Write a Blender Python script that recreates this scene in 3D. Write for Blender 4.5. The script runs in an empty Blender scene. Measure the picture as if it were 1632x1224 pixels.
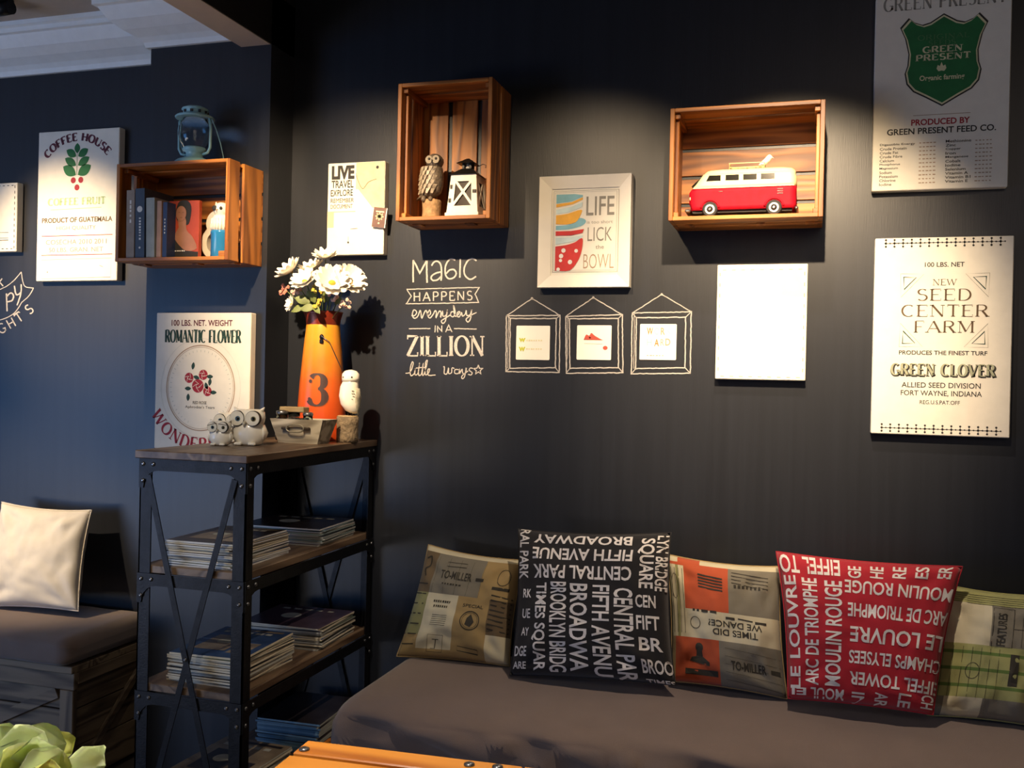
import bpy, bmesh, math, random
from mathutils import Vector as V, Matrix, noise
from mathutils.geometry import tessellate_polygon
R = random.Random(7)
PI = math.pi
SC = bpy.context.scene
COL = SC.collection
# ------------------------------------------------------------------ camera
FPX, YAW, PITCH, ROLL = 1536.67, .299477, -.0039888, .02187503
CAMZ = 1.3
fwd = V((-math.sin(YAW)*math.cos(PITCH), math.cos(YAW)*math.cos(PITCH), math.sin(PITCH)))
rt0 = V((math.cos(YAW), math.sin(YAW), 0)); up0 = rt0.cross(fwd)
rt = rt0*math.cos(ROLL)+up0*math.sin(ROLL); up = up0*math.cos(ROLL)-rt0*math.sin(ROLL)
cam = bpy.data.objects.new('camera', bpy.data.cameras.new('camera'))
COL.objects.link(cam); SC.camera = cam
cam.data.sensor_width = 36; cam.data.lens = 36*FPX/1632
cam.data.clip_start = .05
M = Matrix((rt, up, -fwd)).transposed().to_4x4(); M.translation = V((0, 0, CAMZ)); cam.matrix_world = M
def at(px, py, Y=None, Z=None, X=None):
    """point of the room met by the sight line through a pixel, on a given plane"""
    d = fwd + rt*(px-816)/FPX - up*(py-612)/FPX
    t = Y/d.y if Y is not None else ((Z-CAMZ)/d.z if Z is not None else X/d.x)
    return V((0, 0, CAMZ)) + d*t
# ------------------------------------------------------------------ world, lights, exposure
SC.view_settings.view_transform = 'Standard'; SC.view_settings.look = 'None'
SC.view_settings.gamma = 1; SC.view_settings.use_curve_mapping = False
SC.view_settings.exposure = 0.0
w = bpy.data.worlds.new('room_ambience'); SC.world = w; w.use_nodes = True
w.node_tree.nodes['Background'].inputs[0].default_value = (.9, .85, .95, 1)
w.node_tree.nodes['Background'].inputs[1].default_value = .03
def area(name, loc, aim, sx, sy, power, col):
    l = bpy.data.lights.new(name, 'AREA'); l.shape = 'RECTANGLE'; l.size = sx; l.size_y = sy; l.energy = power; l.color = col
    o = bpy.data.objects.new(name, l); COL.objects.link(o); o.location = loc
    o.rotation_euler = (V(aim)-V(loc)).to_track_quat('-Z', 'Z').to_euler(); return o
def spot(name, loc, aim, power, deg, blend=1, rad=.02, col=(1, .74, .46)):
    l = bpy.data.lights.new(name, 'SPOT'); l.energy = power; l.color = col; l.spot_size = math.radians(deg); l.spot_blend = blend
    l.shadow_soft_size = rad
    o = bpy.data.objects.new(name, l); COL.objects.link(o); o.location = loc
    o.rotation_euler = (V(aim)-V(loc)).to_track_quat('-Z', 'Y').to_euler(); return o
# daylight from the shop window at the far left behind the camera
area('window_daylight', (-5.7, -1.5, 1.0), (-5.7, 5, 1.0), 3.2, 1.7, 76, (.12, .40, 1))
area('floor_bounce_fill', (-4.3, -1.0, .02), (-4.0, -.4, 2.5), 2.4, 2.4, 105, (1, .93, .88))  # added upward fill standing in for floor bounce, lifts ceiling and crown
# halogen track spots in front of the wall
spot('spot_canvas', (-.05, 1.2, 2.48), (-.10, 2.8, 1.44), 430, 41)
spot('spot_frame', (-.8, 1.2, 2.48), (-.66, 2.8, 1.5), 90, 42)
spot('spot_flowers', (-1.27, 1.2, 2.48), (-1.38, 2.8, 1.56), 400, 42)
spot('spot_coffee', (-2.95, 1.2, 2.42), (-2.50, 2.8, 1.60), 430, 29)
spot('spot_left_cushion', (-3.2, 1.3, 2.4), (-2.62, 2.62, .84), 330, 24)
spot('spot_bench', (-.1, 1.95, 2.6), (-.12, 2.42, .5), 88, 90, col=(1, .8, .62))
spot('rack_fill_spot', (-1.15, .5, 2.6), (-1.48, 2.3, 1.0), 75, 30, col=(1, .88, .74))  # added fill, not a track lamp: brightens the owls and rack top
spot('spot_table', (-.75, .75, 2.3), (-.80, 1.05, .74), 165, 50, col=(1, .88, .72))
area('room_lamps', (.6, -.6, 2.6), (-.4, 2.4, 1.0), 1.6, 1.6, 11, (1, .82, .7))

# ------------------------------------------------------------------ materials
def lin(h):
    h = h.lstrip('#'); c = [int(h[i:i+2], 16)/255 for i in (0, 2, 4)]
    return tuple((x/12.92 if x <= .04045 else ((x+.055)/1.055)**2.4) for x in c)+(1,)
MATS = {}
def mat(name, hexc, rough=.6, metal=0, var=.12, nscale=30, bump=.05, bscale=200, spec=.5, trans=0, sheen=0, stretch=(1, 1, 1)):
    if name in MATS: return MATS[name]
    m = bpy.data.materials.new(name); m.use_nodes = True; nt = m.node_tree; p = nt.nodes['Principled BSDF']
    c = lin(hexc)
    p.inputs['Roughness'].default_value = rough; p.inputs['Metallic'].default_value = metal
    p.inputs['Specular IOR Level'].default_value = spec
    if trans: p.inputs['Transmission Weight'].default_value = trans
    if sheen: p.inputs['Sheen Weight'].default_value = sheen
    tc = nt.nodes.new('ShaderNodeTexCoord'); mp = nt.nodes.new('ShaderNodeMapping'); mp.inputs['Scale'].default_value = stretch
    nt.links.new(tc.outputs['Object'], mp.inputs[0])
    n = nt.nodes.new('ShaderNodeTexNoise'); n.inputs['Scale'].default_value = nscale; n.inputs['Detail'].default_value = 5
    nt.links.new(mp.outputs[0], n.inputs[0])
    r = nt.nodes.new('ShaderNodeValToRGB')
    r.color_ramp.elements[0].color = tuple(x*(1-var) for x in c[:3])+(1,); r.color_ramp.elements[1].color = tuple(min(1, x*(1+var)) for x in c[:3])+(1,)
    r.color_ramp.elements[0].position = .3; r.color_ramp.elements[1].position = .7
    nt.links.new(n.outputs['Fac'], r.inputs[0]); nt.links.new(r.outputs[0], p.inputs['Base Color'])
    if bump:
        n2 = nt.nodes.new('ShaderNodeTexNoise'); n2.inputs['Scale'].default_value = bscale; nt.links.new(mp.outputs[0], n2.inputs[0])
        b = nt.nodes.new('ShaderNodeBump'); b.inputs['Strength'].default_value = bump*4; b.inputs['Distance'].default_value = .002
        nt.links.new(n2.outputs['Fac'], b.inputs['Height']); nt.links.new(b.outputs[0], p.inputs['Normal'])
    MATS[name] = m; return m
def wood(name, dark, light, axis, rough=.45, scale=9):
    if name in MATS: return MATS[name]
    m = bpy.data.materials.new(name); m.use_nodes = True; nt = m.node_tree; p = nt.nodes['Principled BSDF']
    p.inputs['Roughness'].default_value = rough
    tc = nt.nodes.new('ShaderNodeTexCoord'); oi = nt.nodes.new('ShaderNodeObjectInfo')
    mp = nt.nodes.new('ShaderNodeMapping'); s = [scale]*3; s[axis] = scale*.1; mp.inputs['Scale'].default_value = s
    add = nt.nodes.new('ShaderNodeVectorMath'); add.operation = 'ADD'
    mul = nt.nodes.new('ShaderNodeMath'); mul.operation = 'MULTIPLY'; mul.inputs[1].default_value = 17
    nt.links.new(oi.outputs['Random'], mul.inputs[0])
    nt.links.new(tc.outputs['Object'], add.inputs[0]); nt.links.new(mul.outputs[0], add.inputs[1]); nt.links.new(add.outputs[0], mp.inputs[0])
    n = nt.nodes.new('ShaderNodeTexNoise'); n.inputs['Scale'].default_value = 1.1; n.inputs['Detail'].default_value = 2; n.inputs['Distortion'].default_value = .6
    nt.links.new(mp.outputs[0], n.inputs[0])
    # growth rings: sine of the warped noise
    mm = nt.nodes.new('ShaderNodeMath'); mm.operation = 'MULTIPLY'; mm.inputs[1].default_value = 38; nt.links.new(n.outputs['Fac'], mm.inputs[0])
    sn = nt.nodes.new('ShaderNodeMath'); sn.operation = 'SINE'; nt.links.new(mm.outputs[0], sn.inputs[0])
    mr = nt.nodes.new('ShaderNodeMapRange'); mr.inputs[1].default_value = -1; mr.inputs[2].default_value = 1; nt.links.new(sn.outputs[0], mr.inputs[0])
    n2 = nt.nodes.new('ShaderNodeTexNoise'); n2.inputs['Scale'].default_value = 9; nt.links.new(mp.outputs[0], n2.inputs[0])
    mx = nt.nodes.new('ShaderNodeMix'); mx.inputs[0].default_value = .45
    nt.links.new(mr.outputs[0], mx.inputs[2]); nt.links.new(n2.outputs['Fac'], mx.inputs[3])
    r = nt.nodes.new('ShaderNodeValToRGB'); r.color_ramp.elements[0].color = lin(dark); r.color_ramp.elements[1].color = lin(light)
    r.color_ramp.elements[0].position = .12; r.color_ramp.elements[1].position = .7
    nt.links.new(mx.outputs[0], r.inputs[0])
    hs = nt.nodes.new('ShaderNodeHueSaturation'); v_ = nt.nodes.new('ShaderNodeMapRange'); v_.inputs[3].default_value = .8; v_.inputs[4].default_value = 1.12
    nt.links.new(oi.outputs['Random'], v_.inputs[0]); nt.links.new(v_.outputs[0], hs.inputs['Value']); nt.links.new(r.outputs[0], hs.inputs['Color'])
    nt.links.new(hs.outputs[0], p.inputs['Base Color'])
    b = nt.nodes.new('ShaderNodeBump'); b.inputs['Strength'].default_value = .25; b.inputs['Distance'].default_value = .002
    nt.links.new(mx.outputs[0], b.inputs['Height']); nt.links.new(b.outputs[0], p.inputs['Normal'])
    MATS[name] = m; return m
def glass(name, hexc='eef6f8', rough=.02):
    if name in MATS: return MATS[name]
    m = bpy.data.materials.new(name); m.use_nodes = True; nt = m.node_tree; p = nt.nodes['Principled BSDF']
    p.inputs['Base Color'].default_value = lin(hexc); p.inputs['Roughness'].default_value = rough
    p.inputs['Transmission Weight'].default_value = 1; p.inputs['IOR'].default_value = 1.3
    MATS[name] = m; return m
WALL = mat('blackboard_paint', '20232a', .36, var=.12, nscale=5, bump=.03, bscale=60, spec=.5, stretch=(9, 1, .3))
BLACKM = mat('ceiling_black', '161617', .7)
CEIL = mat('ceiling_paint', 'b7aa9e', .8, var=.03)
CROWN = mat('crown_plaster', 'e9e9e6', .6, var=.03)
CANV = mat('canvas_cloth', 'e9e4d6', .75, var=.03, bump=.1, bscale=900)
PINE = [wood('pine_%s' % 'xyz'[i], '673510', 'bb7632', i) for i in range(3)]
GREYW = [wood('weathered_%s' % 'xyz'[i], '3a302a', '6b5b4d', i, .6) for i in range(3)]
SHELFW = [wood('shelf_wood_%s' % 'xyz'[i], '4a3728', '7c6650', i, .4) for i in range(3)]
DARKW = [wood('bench_wood_%s' % 'xyz'[i], '42352a', '87745c', i, .6) for i in range(3)]
TABW = [wood('table_wood_%s' % 'xyz'[i], 'a85c1e', 'dd9038', i, .28, 5) for i in range(3)]
STEEL = mat('painted_steel', '232427', .42, .7, var=.25, nscale=40)
BOLT = mat('bolt_steel', '77797c', .3, .9)
INK = mat('ink_black', '2b2926', .7, bump=0); REDI = mat('ink_red', '9e1b2c', .7, bump=0); GRNI = mat('ink_green', '1d6b38', .7, bump=0)
MARI = mat('ink_maroon', '5c1e2c', .7, bump=0); DGRI = mat('ink_dark_green', '1f3f35', .7, bump=0); LGRI = mat('ink_pale_green', 'a9c090', .7, bump=0)
GRYI = mat('ink_grey', '8b877c', .7, bump=0); TANI = mat('ink_tan', 'a98f76', .7, bump=0); CREI = mat('ink_cream', 'd8d2a8', .7, bump=0)
BRNI = mat('ink_brown', '5a4630', .7, bump=0)
CHALK = mat('chalk', 'b9b3ac', .95, var=.3, nscale=400, bump=.1)
WHTI = mat('ink_white', 'e6e2d8', .8, bump=0)
CUSH = mat('cushion_cover', '76665d', .85, var=.06, nscale=12, bump=.12, bscale=700, sheen=.3)
WHITEC = mat('white_ceramic', 'f1ebdb', .18, var=.03, bump=0)

# ------------------------------------------------------------------ geometry helpers
def nb(): return bmesh.new()
def box(bm, x0, x1, y0, y1, z0, z1, bev=0.0, rot=None, mi=0):
    vs = [bm.verts.new((x, y, z)) for x in (x0, x1) for y in (y0, y1) for z in (z0, z1)]
    F = [(0, 1, 3, 2), (4, 6, 7, 5), (0, 4, 5, 1), (2, 3, 7, 6), (0, 2, 6, 4), (1, 5, 7, 3)]
    fs = [bm.faces.new([vs[i] for i in f]) for f in F]
    for f in fs: f.material_index = mi
    if rot is not None:
        for v in vs: v.co = rot @ v.co
    if bev: bmesh.ops.bevel(bm, geom=list({e for f in fs for e in f.edges}), offset=bev, segments=1, affect='EDGES', profile=.5)
    return vs
def hexa(bm, P):  # eight corners: bottom four then top four
    vs = [bm.verts.new(p) for p in P]
    for f in ((3, 2, 1, 0), (4, 5, 6, 7), (0, 1, 5, 4), (1, 2, 6, 5), (2, 3, 7, 6), (3, 0, 4, 7)): bm.faces.new([vs[i] for i in f])
def bar(bm, a, b, w_, t_, n=(0, 1, 0)):
    """flat bar from a to b, width w_, thickness t_ along n"""
    a, b, n = V(a), V(b), V(n).normalized(); d = (b-a).normalized(); s = d.cross(n).normalized()*w_/2; n = n*t_/2
    P = [a-s-n, a+s-n, a+s+n, a-s+n]; Q = [b-s-n, b+s-n, b+s+n, b-s+n]
    hexa(bm, P+Q)
def frame_of(d):
    d = d.normalized(); u = d.cross(V((0, 0, 1)) if abs(d.z) < .9 else V((1, 0, 0))).normalized(); return u, d.cross(u).normalized()
def loft(bm, rings, seg=16, cap=True, mi=0):
    """rings: list of (center, rx, ry, [u, v])"""
    L = []
    for r in rings:
        c, rx, ry = V(r[0]), r[1], r[2]
        u, v = (V(r[3]), V(r[4])) if len(r) > 3 else (V((1, 0, 0)), V((0, 1, 0)))
        L.append([bm.verts.new(c+u*rx*math.cos(2*PI*i/seg)+v*ry*math.sin(2*PI*i/seg)) for i in range(seg)])
    for A, B in zip(L, L[1:]):
        for i in range(seg):
            f = bm.faces.new((A[i], A[(i+1) % seg], B[(i+1) % seg], B[i])); f.material_index = mi; f.smooth = True
    if cap:
        f = bm.faces.new(L[0][::-1]); f.material_index = mi
        f = bm.faces.new(L[-1]); f.material_index = mi
def lathe(bm, prof, c=(0, 0, 0), seg=24, cap=True, sy=1, mi=0):
    loft(bm, [((c[0], c[1], c[2]+z), max(r, .0003), max(r, .0003)*sy) for r, z in prof], seg, cap, mi)
def tube(bm, pts, r, seg=8, closed=False, mi=0):
    pts = [V(p) for p in pts]; n = len(pts); L = []
    for i, p in enumerate(pts):
        a = pts[i-1] if (i > 0 or closed) else p; b = pts[(i+1) % n] if (i < n-1 or closed) else p
        u, v = frame_of(b-a)
        if L and (u.dot(pu) < 0): u, v = -u, -v
        pu = u
        L.append([bm.verts.new(p+u*r*math.cos(2*PI*k/seg)+v*r*math.sin(2*PI*k/seg)) for k in range(seg)])
    for i in range(n if closed else n-1):
        A, B = L[i], L[(i+1) % n]
        for k in range(seg):
            f = bm.faces.new((A[k], A[(k+1) % seg], B[(k+1) % seg], B[k])); f.smooth = True; f.material_index = mi
    if not closed: bm.faces.new(L[0][::-1]); bm.faces.new(L[-1])
def ball(bm, c, rx, ry=None, rz=None, seg=14, mi=0):
    ry = rx if ry is None else ry; rz = rx if rz is None else rz; n = seg//2
    loft(bm, [((c[0], c[1], c[2]-rz*math.cos(PI*(k+.15)/(n+.3))), rx*math.sin(PI*(k+.15)/(n+.3)), ry*math.sin(PI*(k+.15)/(n+.3))) for k in range(n+1)], seg, True, mi)
def disc_y(bm, c, rx, rz, t, seg=20, mi=0):
    """flat disc facing -y with thickness t"""
    A = [bm.verts.new((c[0]+rx*math.cos(2*PI*i/seg), c[1], c[2]+rz*math.sin(2*PI*i/seg))) for i in range(seg)]
    B = [bm.verts.new(v.co+V((0, t, 0))) for v in A]
    bm.faces.new(A).material_index = mi; bm.faces.new(B[::-1]).material_index = mi
    for i in range(seg): bm.faces.new((A[i], B[i], B[(i+1) % seg], A[(i+1) % seg])).material_index = mi
def prism(bm, poly, fn, t0, t1, mi=0):
    """poly in 2D, fn(x,y,t)->3D"""
    A = [bm.verts.new(fn(x, y, t0)) for x, y in poly]; B = [bm.verts.new(fn(x, y, t1)) for x, y in poly]
    n = len(poly)
    fs = [bm.faces.new(A[::-1]), bm.faces.new(B)]+[bm.faces.new((A[i], A[(i+1) % n], B[(i+1) % n], B[i])) for i in range(n)]
    for f in fs: f.material_index = mi
    bmesh.ops.recalc_face_normals(bm, faces=fs)
def smooth(bm):
    for f in bm.faces: f.smooth = True
def obj(name, bm, m, parent=None, base=None, norm=True):
    if norm: bmesh.ops.recalc_face_normals(bm, faces=bm.faces[:])
    me = bpy.data.meshes.new(name)
    if base is None and parent is not None: base = parent.get('_b')
    if base is not None:
        b = V(base[:]) if hasattr(base, '__len__') else V(base)
        for v in bm.verts: v.co -= b
    bm.to_mesh(me); bm.free()
    for x in (m if isinstance(m, (list, tuple)) else [m]): me.materials.append(x)
    o = bpy.data.objects.new(name, me); COL.objects.link(o)
    if parent is not None:
        o.parent = parent
        if parent.type != 'EMPTY' and '_b' in parent: pass
    return o
def thing(name, label, cat, loc, group=None):
    o = bpy.data.objects.new(name, None); COL.objects.link(o); o.location = loc; o.empty_display_size = .05
    o['label'] = label; o['category'] = cat; o['_b'] = [float(x) for x in loc]
    if group: o['group'] = group
    return o
def tag(o, label, cat, group=None):
    o['label'] = label; o['category'] = cat
    if group: o['group'] = group
    return o
def solo(name, bm, m, label, cat, loc, group=None):
    o = obj(name, bm, m, None, loc); o.location = loc; return tag(o, label, cat, group)
def sub(name, bm, m, part, root):
    """a sub-part: child of a part that sits at its root's origin"""
    return obj(name, bm, m, part, root['_b'])
def struct(name, bm, m):
    o = obj(name, bm, m); o['kind'] = 'structure'; return o

# ------------------------------------------------------------------ stroke lettering
# glyph: width, [ (weight, points) ... ] weight 0 thin, 1 thick, 2 by direction ; serif spots
def arc(cx, cy, rx, ry, a0, a1, n=12):
    return [(cx+rx*math.cos(math.radians(a0+(a1-a0)*i/n)), cy+ry*math.sin(math.radians(a0+(a1-a0)*i/n))) for i in range(n+1)]
GL = {
 'A': (.86, [(0, [(.04, 0), (.43, 1)]), (1, [(.43, 1), (.82, 0)]), (0, [(.2, .34), (.68, .34)])], [(.04, 0), (.82, 0)]),
 'B': (.74, [(1, [(.12, 0), (.12, 1)]), (2, [(.12, 1), (.4, 1)]+arc(.4, .76, .24, .24, 90, -90)+[(.12, .52)]), (2, [(.12, .52), (.42, .52)]+arc(.42, .26, .28, .26, 90, -90)+[(.12, 0)])], []),
 'C': (.8, [(2, arc(.44, .5, .38, .5, 52, 308, 20))], []),
 'D': (.8, [(1, [(.12, 0), (.12, 1)]), (2, [(.12, 1), (.34, 1)]+arc(.34, .5, .4, .5, 90, -90, 16)+[(.12, 0)])], []),
 'E': (.68, [(1, [(.12, 0), (.12, 1)]), (0, [(.12, 1), (.62, 1), (.62, .84)]), (0, [(.12, .52), (.5, .52)]), (0, [(.12, 0), (.64, 0), (.64, .18)])], [(.12, 1), (.12, 0)]),
 'F': (.64, [(1, [(.12, 0), (.12, 1)]), (0, [(.12, 1), (.6, 1), (.6, .84)]), (0, [(.12, .5), (.48, .5)])], [(.12, 0)]),
 'G': (.84, [(2, arc(.44, .5, .38, .5, 50, 330, 20)), (1, [(.76, .42), (.76, .1)]), (0, [(.52, .42), (.84, .42)])], []),
 'H': (.84, [(1, [(.12, 0), (.12, 1)]), (1, [(.72, 0), (.72, 1)]), (0, [(.12, .52), (.72, .52)])], [(.12, 0), (.12, 1), (.72, 0), (.72, 1)]),
 'I': (.3, [(1, [(.15, 0), (.15, 1)])], [(.15, 0), (.15, 1)]),
 'K': (.78, [(1, [(.12, 0), (.12, 1)]), (0, [(.68, 1), (.14, .42)]), (1, [(.3, .58), (.7, 0)])], [(.12, 0), (.12, 1), (.7, 0)]),
 'L': (.64, [(1, [(.12, 0), (.12, 1)]), (0, [(.12, 0), (.6, 0), (.6, .2)])], [(.12, 1), (.12, 0)]),
 'M': (.98, [(0, [(.12, 0), (.12, 1)]), (1, [(.12, 1), (.48, .1)]), (0, [(.48, .1), (.86, 1)]), (1, [(.86, 1), (.86, 0)])], [(.12, 0), (.86, 0), (.1, 1), (.88, 1)]),
 'N': (.86, [(0, [(.12, 0), (.12, 1)]), (1, [(.12, 1), (.74, 0)]), (0, [(.74, 0), (.74, 1)])], [(.12, 0), (.74, 1), (.1, 1)]),
 'O': (.88, [(2, arc(.44, .5, .38, .5, 0, 360, 24))], []),
 'P': (.7, [(1, [(.12, 0), (.12, 1)]), (2, [(.12, 1), (.38, 1)]+arc(.38, .74, .26, .26, 90, -90)+[(.12, .48)])], [(.12, 0)]),
 'R': (.78, [(1, [(.12, 0), (.12, 1)]), (2, [(.12, 1), (.38, 1)]+arc(.38, .76, .24, .24, 90, -90)+[(.12, .52)]), (1, [(.4, .5), (.7, 0)])], [(.12, 0), (.7, 0)]),
 'S': (.66, [(2, arc(.34, .76, .24, .24, 35, 250, 12)+arc(.33, .26, .27, .26, 70, -145, 14))], []),
 'T': (.74, [(1, [(.37, 0), (.37, 1)]), (0, [(.04, .84), (.04, 1), (.7, 1), (.7, .84)])], [(.37, 0)]),
 'U': (.82, [(1, [(.12, 1), (.12, .32)]), (2, arc(.41, .32, .29, .32, 180, 360, 12)), (0, [(.7, .32), (.7, 1)])], [(.12, 1), (.7, 1)]),
 'V': (.82, [(1, [(.04, 1), (.41, 0)]), (0, [(.41, 0), (.78, 1)])], [(.04, 1), (.78, 1)]),
 'W': (1.16, [(1, [(.04, 1), (.3, 0)]), (0, [(.3, 0), (.58, 1)]), (1, [(.58, 1), (.84, 0)]), (0, [(.84, 0), (1.12, 1)])], [(.04, 1), (1.12, 1)]),
 'Z': (.72, [(0, [(.06, .84), (.06, 1), (.64, 1)]), (1, [(.64, 1), (.06, 0)]), (0, [(.06, 0), (.66, 0), (.66, .18)])], []),
 '3': (.66, [(2, arc(.32, .76, .25, .24, 150, -80, 14)), (2, arc(.31, .27, .3, .27, 80, -160, 16))], []),
 ' ': (.4, [], []), '?': (.5, [(2, arc(.24, .76, .22, .24, 160, -60, 12)+[(.24, .3)]), (1, [(.24, .0), (.24, .08)])], []), '.': (.25, [(1, [(.1, 0), (.1, .08)])], []),
}
_TC = {}
def font_mesh(s, bold):
    k = (s, bold)
    if k not in _TC:
        c = bpy.data.curves.new('t', 'FONT'); c.body = s; c.offset = bold; c.resolution_u = 3
        o = bpy.data.objects.new('t', c); COL.objects.link(o)
        me = bpy.data.meshes.new_from_object(o.evaluated_get(bpy.context.evaluated_depsgraph_get()))
        vs = [(v.co.x, v.co.y) for v in me.vertices]; fs = [tuple(p.vertices) for p in me.polygons]
        bpy.data.objects.remove(o); bpy.data.curves.remove(c); bpy.data.meshes.remove(me)
        _TC[k] = (vs, fs)
    return _TC[k]
class Print:
    """flat print laid out in metres, y downwards, later mapped onto a surface"""
    def __init__(s, W=1, H=1): s.W, s.H, s.v, s.f = W, H, [], []
    def add(s, vs, fs):
        n = len(s.v); s.v += vs; s.f += [tuple(n+i for i in f) for f in fs]; return s
    def poly(s, pts):
        q = [(x*s.W, y*s.H) for x, y in pts]
        return s.add(q, [tuple(t_) for t_ in tessellate_polygon([[V((x, y, 0)) for x, y in q]])])
    def rect(s, x0, y0, x1, y1): return s.poly([(x0, y0), (x1, y0), (x1, y1), (x0, y1)])
    def circ(s, x, y, r, ry=None, n=18):  # r as share of the width
        X, Y, r1 = x*s.W, y*s.H, r*s.W; r2 = r1 if ry is None else ry*s.H
        return s.add([(X+r1*math.cos(2*PI*i/n), Y+r2*math.sin(2*PI*i/n)) for i in range(n)], [tuple(range(n))])
    def raw(s, pts, wd, closed=False, caps=True):  # ribbon in metres
        pts = [V((p[0], p[1])) for p in pts]
        if closed: pts = pts+[pts[0]]
        if len(pts) < 2: return s
        L = []
        for i, p in enumerate(pts):
            if closed and i in (0, len(pts)-1): a, b = pts[-2], pts[1]
            else: a, b = pts[max(i-1, 0)], pts[min(i+1, len(pts)-1)]
            d = (b-a);
            if d.length < 1e-9: d = V((1, 0))
            d.normalize(); wi = wd[i % len(wd)] if isinstance(wd, list) else wd
            q = V((-d.y, d.x))
            if 0 < i < len(pts)-1:
                e = (p-pts[i-1])
                if e.length > 1e-9: wi = wi/max(.55, abs(e.normalized().dot(d)))
            L.append((p+q*wi/2, p-q*wi/2))
        vs = [tuple(x) for l in L for x in l]
        return s.add(vs, [(2*i, 2*i+1, 2*i+3, 2*i+2) for i in range(len(pts)-1)])
    def line(s, pts, wd, closed=False): return s.raw([(x*s.W, y*s.H) for x, y in pts], wd, closed)
    def text(s, t, x0, y0, x1, y1, bold=.01, rot=0, slant=0):
        """builtin face fitted to a box (fractions); rot in quarter turns clockwise"""
        vs, fs = font_mesh(t, bold)
        xs = [v[0] for v in vs]; ys = [v[1] for v in vs]; a, b, c, d = min(xs), max(xs), min(ys), max(ys)
        out = []
        for x, y in vs:
            p, q = (x-a)/(b-a), 1-(y-c)/(d-c)
            for _ in range(rot % 4): p, q = 1-q, p
            out.append(((x0+(x1-x0)*p)*s.W, (y0+(y1-y0)*q+slant*p)*s.H))
        return s.add(out, fs)
    def marks(s, x0, y0, x1, y1, n, seed=1, vert=False):
        """n short marks for print too small to read"""
        q = random.Random(seed)
        for i in range(n):
            a, b = i/n, (i+.45+.35*q.random())/n
            if vert: s.rect(x0, y0+(y1-y0)*a, x1, y0+(y1-y0)*b)
            else: s.rect(x0+(x1-x0)*a, y0, x0+(x1-x0)*b, y1)
        return s
    def stroke(s, t, x0, y0, x1, y1, thick=.2, thin=.06, serif=.2, slant=0, fn=None, gap=.12, fixw=None):
        """stroke letters fitted to a box; thick/thin as share of height; fn(p,q)->(x,y) fractions bends the line"""
        tot = sum(GL[c][0]+gap for c in t)-gap; h = (y1-y0)*s.H; w_ = (x1-x0)*s.W; kx = w_/(tot*h); x = 0
        for c in t:
            g = GL[c]
            def P(p):
                X, Y = (x+p[0])*kx*h, (1-p[1])*h
                if fn: a, b = fn(X/w_, Y/h); return (a*s.W, b*s.H)
                return (x0*s.W+X, y0*s.H+Y+slant*s.H*X/w_)
            for wt, pts in g[1]:
                if len(pts) == 2: pts = [(pts[0][0]+(pts[1][0]-pts[0][0])*i/3, pts[0][1]+(pts[1][1]-pts[0][1])*i/3) for i in range(4)]
                Q = [P(p) for p in pts]
                if wt == 2:
                    wd = []
                    for i in range(len(pts)):
                        a, b = pts[max(i-1, 0)], pts[min(i+1, len(pts)-1)]; d = math.hypot(b[0]-a[0], b[1]-a[1]) or 1
                        wd.append((thin+(thick-thin)*(abs(b[1]-a[1])/d)**1.5)*h)
                else: wd = (thick if wt else thin)*h
                s.raw(Q, wd)
            if serif:
                for sx, sy in g[2]:
                    sy2 = sy+(.025 if sy == 0 else -.025)
                    s.raw([P((sx-serif*.6, sy2)), P((sx+serif*.6, sy2))], .06*h)
            x += g[0]+gap
        return s
    def build(s, name, m, parent, mapf, base=None, grid=None):
        bm = nb(); vs = [bm.verts.new((x, y, 0)) for x, y in s.v]
        for f in s.f:
            try: bm.faces.new([vs[i] for i in f])
            except ValueError: pass
        if grid:
            for k in range(1, grid):
                for no, co in (((1, 0, 0), (s.W*k/grid, 0, 0)), ((0, 1, 0), (0, s.H*k/grid, 0))):
                    bmesh.ops.bisect_plane(bm, geom=bm.verts[:]+bm.edges[:]+bm.faces[:], plane_co=co, plane_no=no)
        bmesh.ops.triangulate(bm, faces=bm.faces[:])
        for v in bm.verts: v.co = mapf(v.co.x, v.co.y)
        return obj(name, bm, m, parent, base, norm=False)
def wallmap(x0, ztop, Y):
    return lambda x, y: V((x0+x, Y, ztop-y))
def catmull(pts, n=5):
    out = []; P = [pts[0]]+list(pts)+[pts[-1]]
    for i in range(1, len(P)-2):
        for k in range(n):
            t = k/n; a, b, c, d = P[i-1], P[i], P[i+1], P[i+2]
            out.append(tuple(.5*((2*b[j])+(-a[j]+c[j])*t+(2*a[j]-5*b[j]+4*c[j]-d[j])*t*t+(-a[j]+3*b[j]-3*c[j]+d[j])*t**3) for j in (0, 1)))
    out.append(tuple(pts[-1])); return out

# ================================================================== SETTING
WY = 2.8; CY = 2.66; CX0, CX1 = -2.08, -1.634
bm = nb(); box(bm, -8, 3.2, WY, WY+.15, 0, 2.85); struct('wall_back', bm, WALL)
bm = nb(); box(bm, CX0, CX1, CY, WY-.0005, 0, 2.5); struct('wall_pier', bm, WALL)
bm = nb(); box(bm, -8, 3.2, -3.2, WY, -.1, 0); struct('floor', bm, mat('floor_concrete', '57504a', .5, var=.1, nscale=4))
bm = nb(); box(bm, -8, CX1-.11, -1.5, WY, 2.5, 2.6); struct('ceiling', bm, CEIL)
bm = nb(); box(bm, CX1+.0005, 3.2, -3.2, WY, 2.85, 2.95); struct('ceiling_right', bm, BLACKM)
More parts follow.
